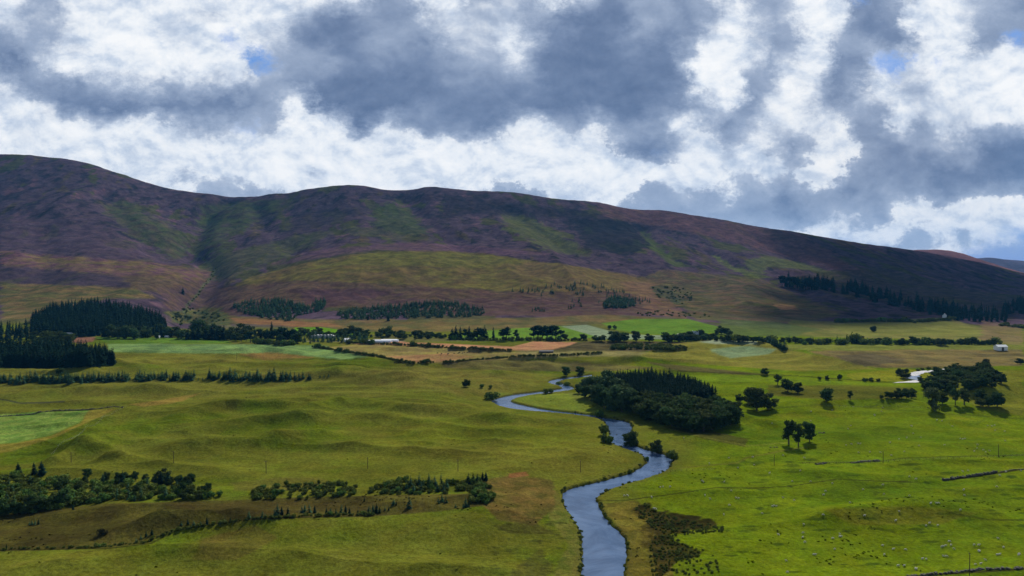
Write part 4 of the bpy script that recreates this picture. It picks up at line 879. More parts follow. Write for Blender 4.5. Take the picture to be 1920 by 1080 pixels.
for u, v, h, lab in [(1386,754,16,'small bushy tree just off the right tip of the wood'), (1404,757,26,'slim pale tree right of the wood tip'), (1412,760,20,'short tree at the hollow right of the wood tip')]: plant('broadleaf_tree', u, v, h, lab, None, 1, True)
# -- single trees
S = lambda k, u, v, h, lab, w=1.0: plant(k, u, v, h, lab, None, w, True)
S('broadleaf_tree', 1419, 769, 46, 'biggest dark round tree standing alone right of the wood', 1.15)
S('broadleaf_tree', 1440, 768, 32, 'smaller dark tree leaning against the biggest round tree', 1.1)
S('tall_tree', 1479, 833, 47, 'left of the three slim trees standing together on the green pasture', 1.05)
S('tall_tree', 1497, 837, 44, 'sparse middle one of the three slim trees on the green pasture', .85)
S('broadleaf_tree', 1518, 829, 40, 'widest and right hand one of the three trees on the green pasture', .68)
S('broadleaf_tree', 1549, 753, 26, 'single dark round bush tree between wood and right hand trees', 1.15)
S('broadleaf_tree', 1477, 735, 24, 'left one of the two joined trees below the hedge line', 1.15)
S('broadleaf_tree', 1495, 737, 22, 'right one of the two joined trees below the hedge line', 1.1)
S('tall_tree', 1458, 722, 22, 'thin tree on the hedge line above the two joined trees', 1.1)
S('broadleaf_tree', 1433, 703, 14, 'dark round tree on the hedge line behind the wood', 1.3)
S('tall_tree', 1594, 749, 17, 'thin airy tree on the brown strip', 1)
S('broadleaf_tree', 1537, 713, 7, 'small tree on the hedge line left of three', 1.2); S('broadleaf_tree', 1551, 712, 8, 'second small tree on the hedge line', 1.2); S('broadleaf_tree', 1574, 712, 11, 'pointed small tree on the hedge line', .9)
S('broadleaf_tree', 1622, 717, 9, 'round bush on the hedge line near the gravel', 1.2); S('broadleaf_tree', 1633, 717, 10, 'pointed bush on the hedge line near the gravel', 1.0); S('broadleaf_tree', 1647, 716, 7, 'tiny bush on the hedge line nearest the gravel', 1.1)
S('broadleaf_tree', 1686, 703, 13, 'dark tree on the left bank of the gravelly stream', 1.2); S('broadleaf_tree', 1694, 709, 12, 'second dark tree on the left bank of the gravelly stream', 1.2); S('broadleaf_tree', 1699, 702, 11, 'pointed dark tree above the gravelly stream', .9); S('broadleaf_tree', 1702, 709, 10, 'low dark tree where the stream meets the gravel', 1.2)
for u, v, h in [(1741,693,6),(1752,692,5),(1730,694,5),(1722,696,5)]: plant('shrub', u, v, h, 'low dark bush on the far bank of the gravelly stream', 'bushes on the far bank of the gravelly stream', 1.4)
S('broadleaf_tree', 1793, 692, 12, 'round tree at the far end of the gravelly stream', 1.2); S('broadleaf_tree', 1849, 684, 12, 'round tree on the hedge behind the right hand wood', 1.1)
S('broadleaf_tree', 1913, 683, 12, 'dark bushy tree at the right edge on the hedge line', 1.5)
G_J = 'trees of the wood at the right'
scatter('broadleaf_tree', [(1732,722),(1790,702),(1850,704),(1870,712),(1856,724),(1800,735),(1775,738),(1735,732)], 62, 19, 'dark tree in the wood beside the gravelly stream on the right', G_J, .12, 1.1, .3)
for u, v, h in [(1842,706,30),(1848,710,28),(1726,716,11),(1778,700,16),(1758,705,17),(1872,716,16)]: plant('broadleaf_tree', u, v, h, 'taller tree in the wood beside the gravelly stream on the right', G_J, 1.0)
S('willow_tree', 1749, 768, 44, 'big drooping green tree standing in front of the right hand wood', .85); S('broadleaf_tree', 1767, 758, 24, 'smaller tree just behind the big drooping tree', .9)
S('tall_tree', 1791, 759, 33, 'slim tree with two bare stems right of the drooping tree', .9); S('tall_tree', 1808, 759, 32, 'broad crowned tree right of the slim one with bare stems', 1.2)
S('broadleaf_tree', 1837, 748, 20, 'dark round tree of the far right group', 1.2); S('broadleaf_tree', 1838, 762, 17, 'low dark tree leaning over its shadow in the far right group', 1.2); S('broadleaf_tree', 1854, 763, 22, 'small tree between two others of the far right group', 1.0); S('broadleaf_tree', 1870, 763, 30, 'largest tree of the far right group', .95)
S('broadleaf_tree', 1862, 727, 12, 'brownish round bush below the right hand wood', 1.2); S('broadleaf_tree', 1878, 719, 19, 'dark round tree at the right tip of the right hand wood', .95)
for u, v, h in [(1664,746,12),(1672,747,13),(1681,747,14),(1690,747,20),(1700,748,19),(1709,747,18)]: plant('broadleaf_tree', u, v, h, 'dark tree in the low clump left of the drooping tree', 'low clump left of the drooping tree', 1.1)
S('broadleaf_tree', 1653, 748, 8, 'tiny bush left of the low dark clump', 1)
# -- river side
S('shrub', 1125, 784, 18, 'dark bush on the far bank where the river bends', 1.0); S('shrub', 1133, 816, 22, 'upper bush on the left bank of the middle reach', .9); S('shrub', 1141, 830, 14, 'low bush overhanging the water below the upper bush', 1.2); S('shrub', 1132, 828, 16, 'middle bush of the left bank clump', 1.0)
S('broadleaf_tree', 1180, 839, 30, 'wide dark tree on the right bank by the narrow reach', 1.15); S('shrub', 1190, 836, 16, 'bush beside the wide dark tree on the right bank', 1.1)
S('broadleaf_tree', 1231, 850, 27, 'round tree on the right bank above the wide reach', .85); S('shrub', 1263, 862, 19, 'dark bush at the outer bend of the river', 1.1); S('shrub', 1252, 856, 10, 'low bush left of the outer bend bush', 1.1)
S('shrub', 921, 750, 17, 'dark bush at the left tip of the far loop', 1.3); S('shrub', 1024, 738, 11, 'left bush on the far bank near the loop', 1.0); S('shrub', 1033, 737, 10, 'right bush on the far bank near the loop', 1.0)
S('broadleaf_tree', 1062, 706, 20, 'dark tree on the small island of the far reach', 1.1); S('broadleaf_tree', 1089, 706, 20, 'dark tree across the far reach', 1.1); S('shrub', 1048, 723, 9, 'small bush beside the far reach', 1.1); S('shrub', 1062, 724, 9, 'second small bush beside the far reach', 1.3)
S('broadleaf_tree', 874, 726, 16, 'single dark bush tree on the tan grass left of the river', 1.1); S('shrub', 903, 727, 8, 'small dark bush left of its twin on the tan grass', 1.2); S('shrub', 920, 728, 7, 'small dark bush right of its twin on the tan grass', 1.2)
S('broadleaf_tree', 112, 704, 14, 'lone dark tree behind the strip of young conifers', 1.35); S('dark_shrub', 189, 1003, 13, 'lone dark bush in the middle of the rough marsh', 1.2)
S('shrub', 1214, 866, 12, 'tall tuft on the inner bank of the wide reach', .6); S('shrub', 1181, 889, 9, 'small bush hanging over the left bank of the wide reach', .8)
# -- strips of young conifers
G_L = 'strip of young conifers across the grass'
scatter('young_conifer', [(-30,712),(-30,720),(60,721),(160,719),(280,716),(366,713),(364,706),(240,708),(100,710)], 170, 15, 'olive green young conifer in the long strip on the left', G_L, .2, 1.15, .2)
scatter('young_conifer', [(388,713),(440,716),(530,716),(590,712),(575,708),(520,706),(430,706),(390,707)], 70, 14, 'olive green young conifer in the second strip', 'second strip of young conifers', .3, 1.15, .2)
for u, v in [(338,714),(350,713),(372,713),(380,713),(600,708),(608,707),(616,706)]: plant('young_conifer', u, v, 7, 'tiny young conifer beyond the end of a strip', 'tiny conifers beyond the strips', 1.0)
# -- wood in the lower left
G_M = 'bushes of the wood in the lower left corner'
LL = [(-40,888),(30,892),(80,900),(130,903),(200,905),(300,910),(400,922),(424,936),(330,939),(210,942),(140,948),(80,960),(0,970),(-40,972)]
scatter('shrub', LL, 330, 10.5, 'leafy green bush in the scrubby wood at the lower left', G_M, .22, 1.15, .4)
scatter('broadleaf_tree', LL, 20, 17, 'dark small tree in the scrubby wood at the lower left', G_M, .2, .9, .5)
scatter('young_conifer', LL, 26, 20, 'conifer in the scrubby wood at the lower left', G_M, .2, .9, .5)
row('broadleaf_tree', [(-20,966),(30,964),(75,957),(120,948)], 12, 26, 'dark round tree on the near edge of the scrubby wood', G_M, 2, .15, .95)
scatter('broadleaf_tree', [(150,905),(250,905),(360,912),(360,906),(250,898),(150,896)], 22, 17, 'dark tree on the far edge of the scrubby wood', G_M, .25, .9, .4)
for u, v, h in [(78,890,26),(64,888,22),(34,886,20),(230,908,26),(302,908,24),(315,908,26),(340,912,22),(352,914,16)]: plant('spruce_tree', u, v, h, 'dark pointed tree rising above the scrubby wood', G_M, 1.5)
G_N = 'bushes of the middle scrub strip'
scatter('shrub', [(462,925),(500,912),(560,908),(640,905),(670,915),(664,928),(600,935),(480,936)], 120, 7.5, 'pale green bush in the middle scrub strip', G_N, .22, 1.15, .35)
scatter('shrub', [(692,925),(700,910),(760,902),(820,905),(900,905),(920,915),(910,925),(800,928),(740,930)], 110, 8.5, 'green bush in the right hand part of the scrub strip', G_N, .22, 1.15, .35)
for u, v, h in [(770,915,24),(786,912,26),(793,914,20),(804,910,24),(815,912,22),(827,910,24),(838,915,20),(776,925,20),(790,922,18),(762,918,18),(820,922,18),(832,925,20)]: plant('young_conifer', u, v, h, 'dark conifer rising from the right part of the scrub strip', 'conifers of the scrub strip', .95)
for u, v, h in [(878,907,20),(887,906,20),(895,908,20),(905,900,16),(911,900,16),(901,909,14)]: plant('spruce_tree', u, v, h, 'pointed dark conifer at the right end of the scrub strip', 'conifers at the right end of the scrub strip', 1.3)
scatter('shrub', [(880,940),(915,945),(925,930),(905,920),(885,928)], 22, 10, 'bush below the right end of the scrub strip', G_N, .22, 1.2, .35)
G_O = 'small trees along the ditch'
for u, v, h in [(467,972,15),(492,969,12),(497,971,9),(520,964,20),(528,965,16),(540,966,16),(515,966,13),(572,961,17),(580,961,17),(590,962,15),(566,962,14),(612,963,12),(620,963,12),(630,963,11),(640,961,16),(648,961,15),(655,962,12),(671,964,10),(692,961,14),(699,961,17),(706,961,18),(712,962,13),(738,947,13),(743,947,8),(767,952,24),(722,957,8),(729,957,9),(829,940,16),(836,942,14),(822,944,13),(873,951,20),(879,950,12),(854,952,8),(683,940,9),(432,978,9),(388,982,14),(376,985,9),(363,985,10),(340,985,9),(352,983,11),(285,1002,11),(274,1006,12),(255,1018,10),(264,1010,8),(60,984,11),(66,983,10),(72,983,11),(55,984,8),(12,1028,9),(137,956,10)]:
    plant(random.choice(['young_conifer', 'spruce_tree']), u, v, h, 'small tree on the marsh beside the ditch', G_O, 1.15)
row('shrub', [(285,1012),(330,994),(400,984),(470,974),(560,968),(640,966),(700,965)], 70, 5, 'low pale bush along the ditch', 'bushes along the ditch', 1.4, .3, 1.3)
row('shrub', [(0,1030),(100,1029),(200,1026),(280,1016)], 40, 4, 'low pale bush along the ditch', 'bushes along the ditch', 1.8, .3, 1.3)
# -- gorse patch on the right bank
DK1 = [(1190,948),(1210,945),(1240,965),(1300,978),(1358,988),(1355,998),(1290,1002),(1262,1006),(1250,1002),(1215,985),(1196,965)]
DK2 = [(1225,1006),(1262,1006),(1290,1022),(1320,1036),(1300,1050),(1265,1055),(1240,1080),(1225,1085),(1215,1040)]
scatter('dark_shrub', DK1, 240, 3.0, 'dark low scrub bush in the patch beside the right bank', 'dark scrub beside the right bank', .25, 1.4, .4)
scatter('dark_shrub', DK2, 170, 3.0, 'dark low scrub bush in the patch beside the right bank', 'dark scrub beside the right bank', .25, 1.4, .4)
for _ in range(46): plant('dark_shrub', random.uniform(1260, 1350), random.uniform(1030, 1078), random.uniform(2.5, 4.5), 'small dark tuft on the pasture below the dark scrub', 'tufts below the dark scrub', 1.6)
plant('lime_bush' if 0 else 'willow_tree', 655, 645, 8, 'bright yellow green bush beside the white roofed shed', None, 1.3, True)
# bushes on the water's edge, both banks
for poly, a, b in ((lbw, 0, .62), (rbw, 0, .62)):
    q = resample(poly, 420)
    for i in range(6, 250):
        if random.random() < .42:
            x, y = q[i] + np.random.default_rng(i).normal(size=2) * .5
            if y < 240: continue
            y = float(y); x = float(x) + (-1.6 if poly is lbw else 1.6)
            PLANTS.append(dict(kind='dark_shrub', x=x, y=y, z=float(sample_z(x, y)) - .1, h=random.uniform(.5, 1.5), w=1.4, label='tuft of dark bank vegetation at the water edge', group='tufts along the water edge', u=0, v=0, px=2, solo=False, cat=None))
# ---- choose what is built one by one and what as a mass
for p in PLANTS:
    pu, pv = proj(p['x'], p['y'], p['z']); _, tv = proj(p['x'], p['y'], p['z'] + p['h']); p['pu'] = float(pu); p['pv'] = float(pv); p['tv'] = float(tv)
hor = np.full(2200, 2000.0)
for p in sorted(PLANTS, key=lambda q: q['y']):
    wv = max(1.5, p['px'] * .22 * p['w']); a = int(max(0, p['pu'] - wv + 140)); b = int(min(2199, p['pu'] + wv + 141))
    if a >= b: p['vis'] = 0; continue
    h0 = np.minimum(hor[a:b], p['pv']); p['vis'] = float(np.clip(h0 - p['tv'], 0, None).sum()); hor[a:b] = np.minimum(hor[a:b], p['tv'] + p['px'] * .15)
    if not (-10 < p['pu'] < 1930): p['vis'] *= .01
CATS = dict(leafy_tree='tree', broadleaf_tree='tree', tall_tree='tree', willow_tree='tree', spruce_tree='spruce tree', pine_tree='pine tree', young_conifer='young conifer', shrub='shrub', dark_shrub='shrub')
def wide_of(p): return p['h'] * p['w']
from collections import defaultdict
bykind = defaultdict(list)
def nth(n): return '%d%s' % (n, 'th' if 10 <= n % 100 <= 20 else {1: 'st', 2: 'nd', 3: 'rd'}.get(n % 10, 'th'))
samelab = defaultdict(list)
for p in PLANTS:
    p['label'] = ' '.join(p['label'].split()[:16]); 
    if p['vis'] > 0: samelab[p['label']].append(p)
for lab, ps in samelab.items():
    if 1 < len(ps) <= 48 and 'tuft' not in lab:
        ps.sort(key=lambda q: q['pu']); wds = lab.split()[:12]
        for i, p in enumerate(ps): p['label'] = ' '.join(wds) + ', ' + ('leftmost of them' if i == 0 else 'rightmost of them' if i == len(ps) - 1 else nth(i + 1) + ' from the left')
FAM = dict(leafy_tree='broadleaf_tree', broadleaf_tree='broadleaf_tree', tall_tree='broadleaf_tree', willow_tree='broadleaf_tree', spruce_tree='spruce_tree', pine_tree='broadleaf_tree', young_conifer='young_conifer', shrub='shrub', dark_shrub='shrub')
for p in PLANTS: bykind[FAM[p['kind']]].append(p)
STUFF_LABEL = dict(spruce_tree='rest of the dark spruces inside the plantations', young_conifer='rest of the young conifers of the plantations and strips', shrub='rest of the low scrub, hedges and bank vegetation', broadleaf_tree='rest of the broadleaf trees in the belts and woods')
for fam, lst in bykind.items():
    lst.sort(key=lambda q: (not q['solo'], -q['vis'])); ind, rest = lst[:300], lst[300:]
    for i, p in enumerate(ind):
        vs_ = PROTO[p['kind']]; tm, cm, wm, _, _ = vs_[random.randrange(len(vs_))]
        rz = random.uniform(0, 6.28); sc3 = (wide_of(p), wide_of(p) * random.uniform(.9, 1.1), p['h'])
        big = p['px'] >= 22 or (p['solo'] and p['px'] >= 12)
        if big and p['kind'] != 'shrub':
            e = link(p['kind'], None); e.location = (p['x'], p['y'], p['z']); e.rotation_euler = (0, 0, rz); e.scale = sc3
            link('trunk', tm, e); link('crown', cm, e)
        else:
            e = link(p['kind'], wm); e.location = (p['x'], p['y'], p['z']); e.rotation_euler = (0, 0, rz); e.scale = sc3
        e['label'] = p['label']; e['category'] = CATS[p['kind']]
        if p['group']: e['group'] = p['group']
    if rest:
        Vs, Fs, n = [], [], 0
        for p in rest:
            _, _, _, v, f = random.choice(PROTO[p['kind']]); a = random.uniform(0, 6.28); c_, s2 = math.cos(a), math.sin(a)
            q = v * [wide_of(p), wide_of(p), p['h']]; q = np.stack([q[:, 0] * c_ - q[:, 1] * s2 + p['x'], q[:, 0] * s2 + q[:, 1] * c_ + p['y'], q[:, 2] + p['z']], 1)
            Vs.append(q); Fs.append(f + n); n += len(q)
        mt = {'spruce_tree': M_SPR, 'young_conifer': M_YNG, 'shrub': M_SHR, 'broadleaf_tree': M_BRD}[fam]
        o = link(fam, mesh_np(fam, np.concatenate(Vs), np.concatenate(Fs), mt, smooth=False), kind='stuff', label=STUFF_LABEL[fam]); o['category'] = CATS[fam]
    print(fam, len(ind), len(rest))
# ================================================================ small built things and animals
bm_ = lambda *a: None
def box(cx, cy, cz, sx, sy, sz, rz=0.0):
    v = np.array([(a, b, c) for c in (-.5, .5) for b in (-.5, .5) for a in (-.5, .5)]) * [sx, sy, sz]
    c_, s2 = math.cos(rz), math.sin(rz); v = np.stack([v[:, 0] * c_ - v[:, 1] * s2 + cx, v[:, 0] * s2 + v[:, 1] * c_ + cy, v[:, 2] + cz], 1)
    return v, np.array([[0, 2, 3, 1], [4, 5, 7, 6], [0, 1, 5, 4], [2, 6, 7, 3], [0, 4, 6, 2], [1, 3, 7, 5]])
def part(name, parts, mat, parent, smooth=False):
    v, f = join(parts); return link(name, mesh_np(name, v, f, mat, smooth=smooth), parent)
def empty(name, u, v, label, cat, rz=0.0, group=None, at=None):
    x, y = at if at else hit(u, v); e = link(name, None); e.location = (x, y, float(sample_z(x, y))); e.rotation_euler = (0, 0, rz)
    e['label'] = label; e['category'] = cat
    if group: e['group'] = group
    return e
M_WHT = plain('white_paint', (.80, .80, .78, 1), .6, .06, .5); M_ROOFD = plain('dark_slate', (.06, .065, .075, 1), .7, .2, .6); M_ROOFG = plain('pale_grey_sheet', (.42, .43, .43, 1), .5, .12, .4)
M_POLY = plain('polythene', (.86, .87, .88, 1), .35, .05, .3, .4); M_WIN = plain('window_glass', (.02, .025, .03, 1), .15, .1, 1, .5); M_POLE = plain('creosoted_pole', (.07, .05, .035, 1), .9, .2, 2)
M_STONE = plain('field_stone', (.085, .08, .07, 1), .95, .4, 1.2); M_WOOL = plain('wool', (.50, .48, .42, 1), 1, .12, 4); M_HIDE = plain('dark_hide', (.020, .016, .014, 1), .8, .3, 2); M_SHED = plain('weathered_timber', (.09, .075, .06, 1), .9, .25, 1)
M_CER = plain('ceramic', (.3, .28, .25, 1), .4, .05, 1, .4)
# -- poles of the overhead line
pole_labels = [(133.6,867,19,'thin power pole on the mound above the scrubby wood'),(325.5,868,22,'power pole in the grass right of the two small mounds'),(499,888,24,'power pole just above the left end of the middle scrub'),
(689.5,879,22,'faint thin power pole between the two scrub strips'),(858.8,884,22,'power pole above the right part of the scrub strip'),(1088.4,885.5,22,'power pole on the tan grass left of the river bend'),
(1451.5,873,20,'thin power pole on the right pasture below the three slim trees'),(1655.8,868,22,'power pole beside the stones on the fence line'),(1872,857,24,'power pole rising from the fence at the right'),(1817.7,1079,43,'tall near power pole at the bottom right corner'),(444,676,15,'small far pole on the tan mound at the left')]
pr = None
for i, (u, v, hp, lab) in enumerate(pole_labels):
    x, y = hit(u, v); h = hp * y / F
    e = empty('utility_pole', u, v, lab, 'power pole', math.radians(random.uniform(60, 85)), 'poles of the overhead line')
    e.scale = (1, 1, h / 9.0)
    if pr is None:
        part('pole', [tube([(0, 0, -.4), (0, 0, 3), (0, 0, 6), (0, 0, 9)], [.17, .16, .14, .12], 8)], M_POLE, e, True)
        arm = part('crossarm', [box(0, .16, 8.55, 1.9, .12, .13)], M_POLE, e)
        for q in (-.8, 0, .8): part('insulator', [tube([(q, .16, 8.6), (q, .16, 8.72), (q, .16, 8.86)], [.03, .07, .04], 6)], M_CER, arm, True)
        pr = e
    else:
        for ch in list(pr.children):
            c = ch.copy(); COL.objects.link(c); c.parent = e
            for g in list(ch.children):
                d = g.copy(); COL.objects.link(d); d.parent = c
# -- sheep: one continuous body grown over a skeleton
def skinned(name, verts, edges, radii, mat, sub=1):
    me = bpy.data.meshes.new(name); me.from_pydata(verts, edges, []); o = bpy.data.objects.new(name, me); COL.objects.link(o)
    md = o.modifiers.new('s', 'SKIN'); md.use_smooth_shade = True
    for i, r in enumerate(radii): me.skin_vertices[0].data[i].radius = r if isinstance(r, tuple) else (r, r)
    me.skin_vertices[0].data[0].use_root = True
    sb = o.modifiers.new('b', 'SUBSURF'); sb.levels = sub; sb.render_levels = sub
    dg = bpy.context.evaluated_depsgraph_get(); dg.update(); m2 = bpy.data.meshes.new_from_object(o.evaluated_get(dg)); bpy.data.objects.remove(o)
    m2.materials.clear(); m2.materials.append(mat); m2.name = name; return m2
def beast(name, head, mat, s=1.0, fat=1.0):
    vs = [(-.42, 0, .62), (-.15, 0, .64), (.15, 0, .64), (.40, 0, .64), (.55, 0, .66 if not head else .80), (.68, 0, .35 if not head else .95), (.82, 0, .18 if not head else .92),
          (-.36, .15, .35), (-.38, .15, .02), (-.36, -.15, .35), (-.38, -.15, .02), (.36, .14, .35), (.37, .14, .02), (.36, -.14, .35), (.37, -.14, .02)]
    ed = [(0, 1), (1, 2), (2, 3), (3, 4), (4, 5), (5, 6), (0, 7), (7, 8), (0, 9), (9, 10), (3, 11), (11, 12), (3, 13), (13, 14)]
    rd = [.24 * fat, .27 * fat, .27 * fat, .23 * fat, .12, .09, .05, .06, .035, .06, .035, .055, .035, .055, .035]
    return skinned(name, [tuple(np.array(v) * s) for v in vs], ed, [r * s for r in rd], mat)
SHP = [beast('sheep', False, M_WOOL, 1.0, 1.1), beast('sheep', True, M_WOOL, 1.0, 1.1)]; COW = [beast('cow', False, M_HIDE, 1.9, .95), beast('cow', True, M_HIDE, 1.9, .95)]
EARS = {}
SXY = [(475,363),(602,378),(205,437),(927,346),(995,342),(1058,346),(1120,362),(1198,340),(1287,305),(1113,287),(1168,265),(1255,232),(1298,255),(1440,300),(1535,262),(1548,266),(1562,263),(1640,300),(1805,275),(1618,338),(1635,320),(1672,330),(1688,342),(1712,336),(925,292),(936,293),(885,295),(852,302),(1022,118),(1065,100),(880,185),(640,100),(408,170),(1240,185),(1490,188),(1395,152),(1425,155),(1700,185),(1740,182),(1800,218),(1745,213),(148,378),(302,420),(1552,460),(1580,455),(1773,484),(1808,462),(1900,455),(1757,552),(1555,570),(1562,603),(1393,650),(1403,650),(1358,652),(1232,605),(1268,505),(1080,595),(876,648),(952,567),(770,532),(730,578),(715,600),(542,632),(475,617),(420,665),(432,668),(412,670),(205,622),(150,662),(350,712),(530,518),(120,522),(165,575),(392,470),(578,455),(598,778),(592,828),(590,856),(606,884),(447,840),(655,958),(664,960),(782,926),(494,996),(502,1065),(815,835),(812,850),(820,852),(770,862),(960,726),(712,720),(1148,755),(1330,785),(1350,770),(1400,783),(1763,862),(1620,900),(1645,902),(1480,902),(1445,905),(1425,912),(1435,910),(1468,880),(1133,927),(1080,958),(1068,905),(1210,930),(1500,925),(1645,935),(1650,940),(1755,960),(1770,958),(1795,915),(1885,962),(1892,955),(1435,968),(1450,970),(1308,985),(1332,986),(1688,993),(1625,1018),(1658,1014),(1162,1026),(1198,1026),(1268,1042),(1272,1048),(1535,690),(1170,700),(640,520),(1070,540),(1230,490)]
for i, (X, Yp) in enumerate(SXY):
    u = 1320 + X / 3.195; v = 740 + Yp / 3.195; x, y = hit(u, v + 1.2)
    o = link('sheep', SHP[i % 2]); z = float(sample_z(x, y)); o.location = (x, y, z); o.rotation_euler = (0, 0, random.uniform(-.6, .6) + (math.pi if random.random() < .5 else 0)); k = random.uniform(.82, 1.0); o.scale = (k * 1.1, k * 1.1, k * 1.05)
    zone = 'behind the fence on the upper pasture' if v < 860 else 'on the middle pasture among the rush patches' if v < 940 else 'on the low near pasture toward the bottom edge'
    o['label'] = 'white sheep %s %s' % ('grazing head down' if i % 2 == 0 else 'standing head up', zone); o['category'] = 'sheep'; o['group'] = 'sheep spread over the right pasture'
SH2 = [(1238,915),(1243,914),(1256,914),(1316,903),(1319,905),(1332,937),(1322,930),(1330,870),(1357,966),(1222,934),(1226,955),(1230,956),(1170,931),(1177,931),(1412,858),(1380,935),(1297,792),(1282,822),(1640,780),(1560,770),(1520,790),(1710,800),(1860,800),(1760,765),(1655,765),(1600,764),(1590,805),(1700,822)]
for i, (u, v) in enumerate(SH2):
    x, y = hit(u, v); o = link('sheep', SHP[i % 2]); o.location = (x, y, float(sample_z(x, y))); o.rotation_euler = (0, 0, random.uniform(0, 6.28)); o.scale = (1.1, 1.1, 1.1)
    o['label'] = 'white sheep on the grass near the right bank of the river' if u < 1420 else 'white sheep on the far green pasture below the trees'; o['category'] = 'sheep'; o['group'] = 'sheep spread over the right pasture'
CW = [(820,663),(828,664),(840,664),(852,664),(859,663),(862,662),(867,663),(871,662),(876,662),(881,661),(885,661),(889,662),(893,661),(897,661),(900,660)]
for i, (u, v) in enumerate(CW):
    x, y = hit(u, v); o = link('cow', COW[i % 2]); o.location = (x, y, float(sample_z(x, y))); o.rotation_euler = (0, 0, random.uniform(-.5, .5) + math.pi * (i % 2))
    o['label'] = 'dark cow on the tan field, %s' % ('leftmost of the herd' if i == 0 else 'rightmost of the herd' if i == len(CW) - 1 else nth(i + 1) + ' from the left of the herd'); o['category'] = 'cow'; o['group'] = 'herd of dark cattle on the tan field'
C2 = [(740,681),(743,682),(747,681),(752,681),(756,682)]
for i, (u, v) in enumerate(C2):
    x, y = hit(u, v); o = link('cow', COW[i % 2]); o.location = (x, y, float(sample_z(x, y))); o.rotation_euler = (0, 0, random.uniform(0, 6)); 
    o['label'] = 'dark cow below the slanting hedge, %s' % ('leftmost' if i == 0 else 'rightmost' if i == 4 else nth(i + 1) + ' from the left'); o['category'] = 'cow'; o['group'] = 'dark cattle below the slanting hedge'
# -- buildings
def house(u, v, Lx, Wy, Hw, Hr, rz, label, wall, roof, wins=3, chim=True, name='cottage', cat='house'):
    e = empty(name, u, v, label, cat, rz)
    e.location.z -= .15
    x0, x1, y0, y1 = -Lx / 2, Lx / 2, -Wy / 2, Wy / 2
    v_ = np.array([(x0, y0, 0), (x1, y0, 0), (x1, y1, 0), (x0, y1, 0), (x0, y0, Hw), (x1, y0, Hw), (x1, y1, Hw), (x0, y1, Hw), (x0, 0, Hw + Hr), (x1, 0, Hw + Hr)], float)
    f = np.array([[0, 1, 5, 4], [2, 3, 7, 6], [1, 2, 6, 5], [3, 0, 4, 7], [5, 6, 9, 9], [7, 4, 8, 8]]); bmf = [list(dict.fromkeys(q)) for q in f.tolist()]
    me = bpy.data.meshes.new('wall'); me.from_pydata(v_.tolist(), [], bmf); me.materials.append(wall); link('wall', me, e)
    a = .4; dz = .12
    rv = [(x0 - a, y0 - a, Hw - .15), (x1 + a, y0 - a, Hw - .15), (x1 + a, 0, Hw + Hr + dz), (x0 - a, 0, Hw + Hr + dz), (x0 - a, y1 + a, Hw - .15), (x1 + a, y1 + a, Hw - .15)]
    rv += [(p[0], p[1], p[2] + .2) for p in rv]
    rf = [[0, 1, 2, 3], [3, 2, 5, 4], [6, 9, 8, 7], [9, 10, 11, 8], [0, 6, 7, 1], [4, 5, 11, 10], [0, 3, 9, 6], [3, 4, 10, 9], [1, 7, 8, 2], [2, 8, 11, 5]]
    me = bpy.data.meshes.new('roof'); me.from_pydata(rv, [], rf); me.materials.append(roof); ro = link('roof', me, e)
    if chim:
        for q in (x0 + .6, x1 - .6): part('chimney', [box(q, 0, Hw + Hr + .6, .7, .9, 1.2)], wall, ro)
    for i in range(wins):
        q = x0 + Lx * (i + .5) / wins
        if i == wins // 2: part('door', [box(q, y0 - .03, 1.05, 1.0, .1, 2.1)], M_SHED, e)
        else: part('window', [box(q, y0 - .03, 1.6, 1.1, .08, 1.2)], M_WIN, e)
    return e
def barn(u, v, Lx, Wy, Hw, Hr, rz, label, wall, roof, doors=1, name='barn', cat='barn'):
    e = house(u, v, Lx, Wy, Hw, Hr, rz, label, wall, roof, 0, False, name, cat)
    for i in range(doors): part('door', [box(-Lx / 2 + Lx * (i + .5) / doors, -Wy / 2 - .04, Hw * .42, min(3.5, Lx / doors * .5), .12, Hw * .84)], M_SHED, e)
    return e
def tunnel(u, v, Ln, Wd, H, rz, label):
    e = empty('polytunnel', u, v, label, 'polytunnel', rz); k = 14; a = np.linspace(0, math.pi, k)
    V_ = [(x, -Wd / 2 * math.cos(t), H * math.sin(t) ** .8) for x in np.linspace(-Ln / 2, Ln / 2, 14) for t in a]
    Fq = [[i * k + j, (i + 1) * k + j, (i + 1) * k + j + 1, i * k + j + 1] for i in range(13) for j in range(k - 1)]
    link('cover', mesh_np('cover', V_, Fq, M_POLY), e)
    for x in (-Ln / 2, Ln / 2):
        pts = [(x, -Wd / 2 * math.cos(t), H * math.sin(t) ** .8) for t in a]; me = bpy.data.meshes.new('end_wall'); me.from_pydata(pts, [], [list(range(k))]); me.materials.append(M_POLY); ew = link('end_wall', me, e)
        part('door', [box(x * 1.002, 0, 1.2, .12, 1.6, 2.4)], M_SHED, ew)
for i, (x, w2) in enumerate([(712,36),(722,44),(730,26)]):
    tunnel(x, 641.5 - i * .9, w2, 7.5, 3.4, .02, ['long white tunnel greenhouse nearest the dark hedge', 'longest white tunnel greenhouse in the middle of the row', 'short white tunnel greenhouse at the back of the row'][i])
for i in range(6):
    barn(589 + i * 6.3, 633.5, 6.2, 14, 3.4, 2.2, math.pi / 2 + .04, 'pale grey gabled glasshouse bay among young trees, %s of six' % (nth(i + 1) + ' from the left'), M_ROOFG, M_ROOFG, 1, 'glasshouse_bay', 'greenhouse')
barn(651, 640, 9, 7, 3, 2.2, .5, 'small white roofed shed at the right end of the young trees', M_WHT, M_WHT, 1, 'shed', 'shed')
plant_l = [(655,643)]
barn(131, 631, 13, 9, 4, 3, .25, 'pale roofed building between the two dark plantations', M_STONE, M_ROOFG, 2, 'farm_building', 'farm building')
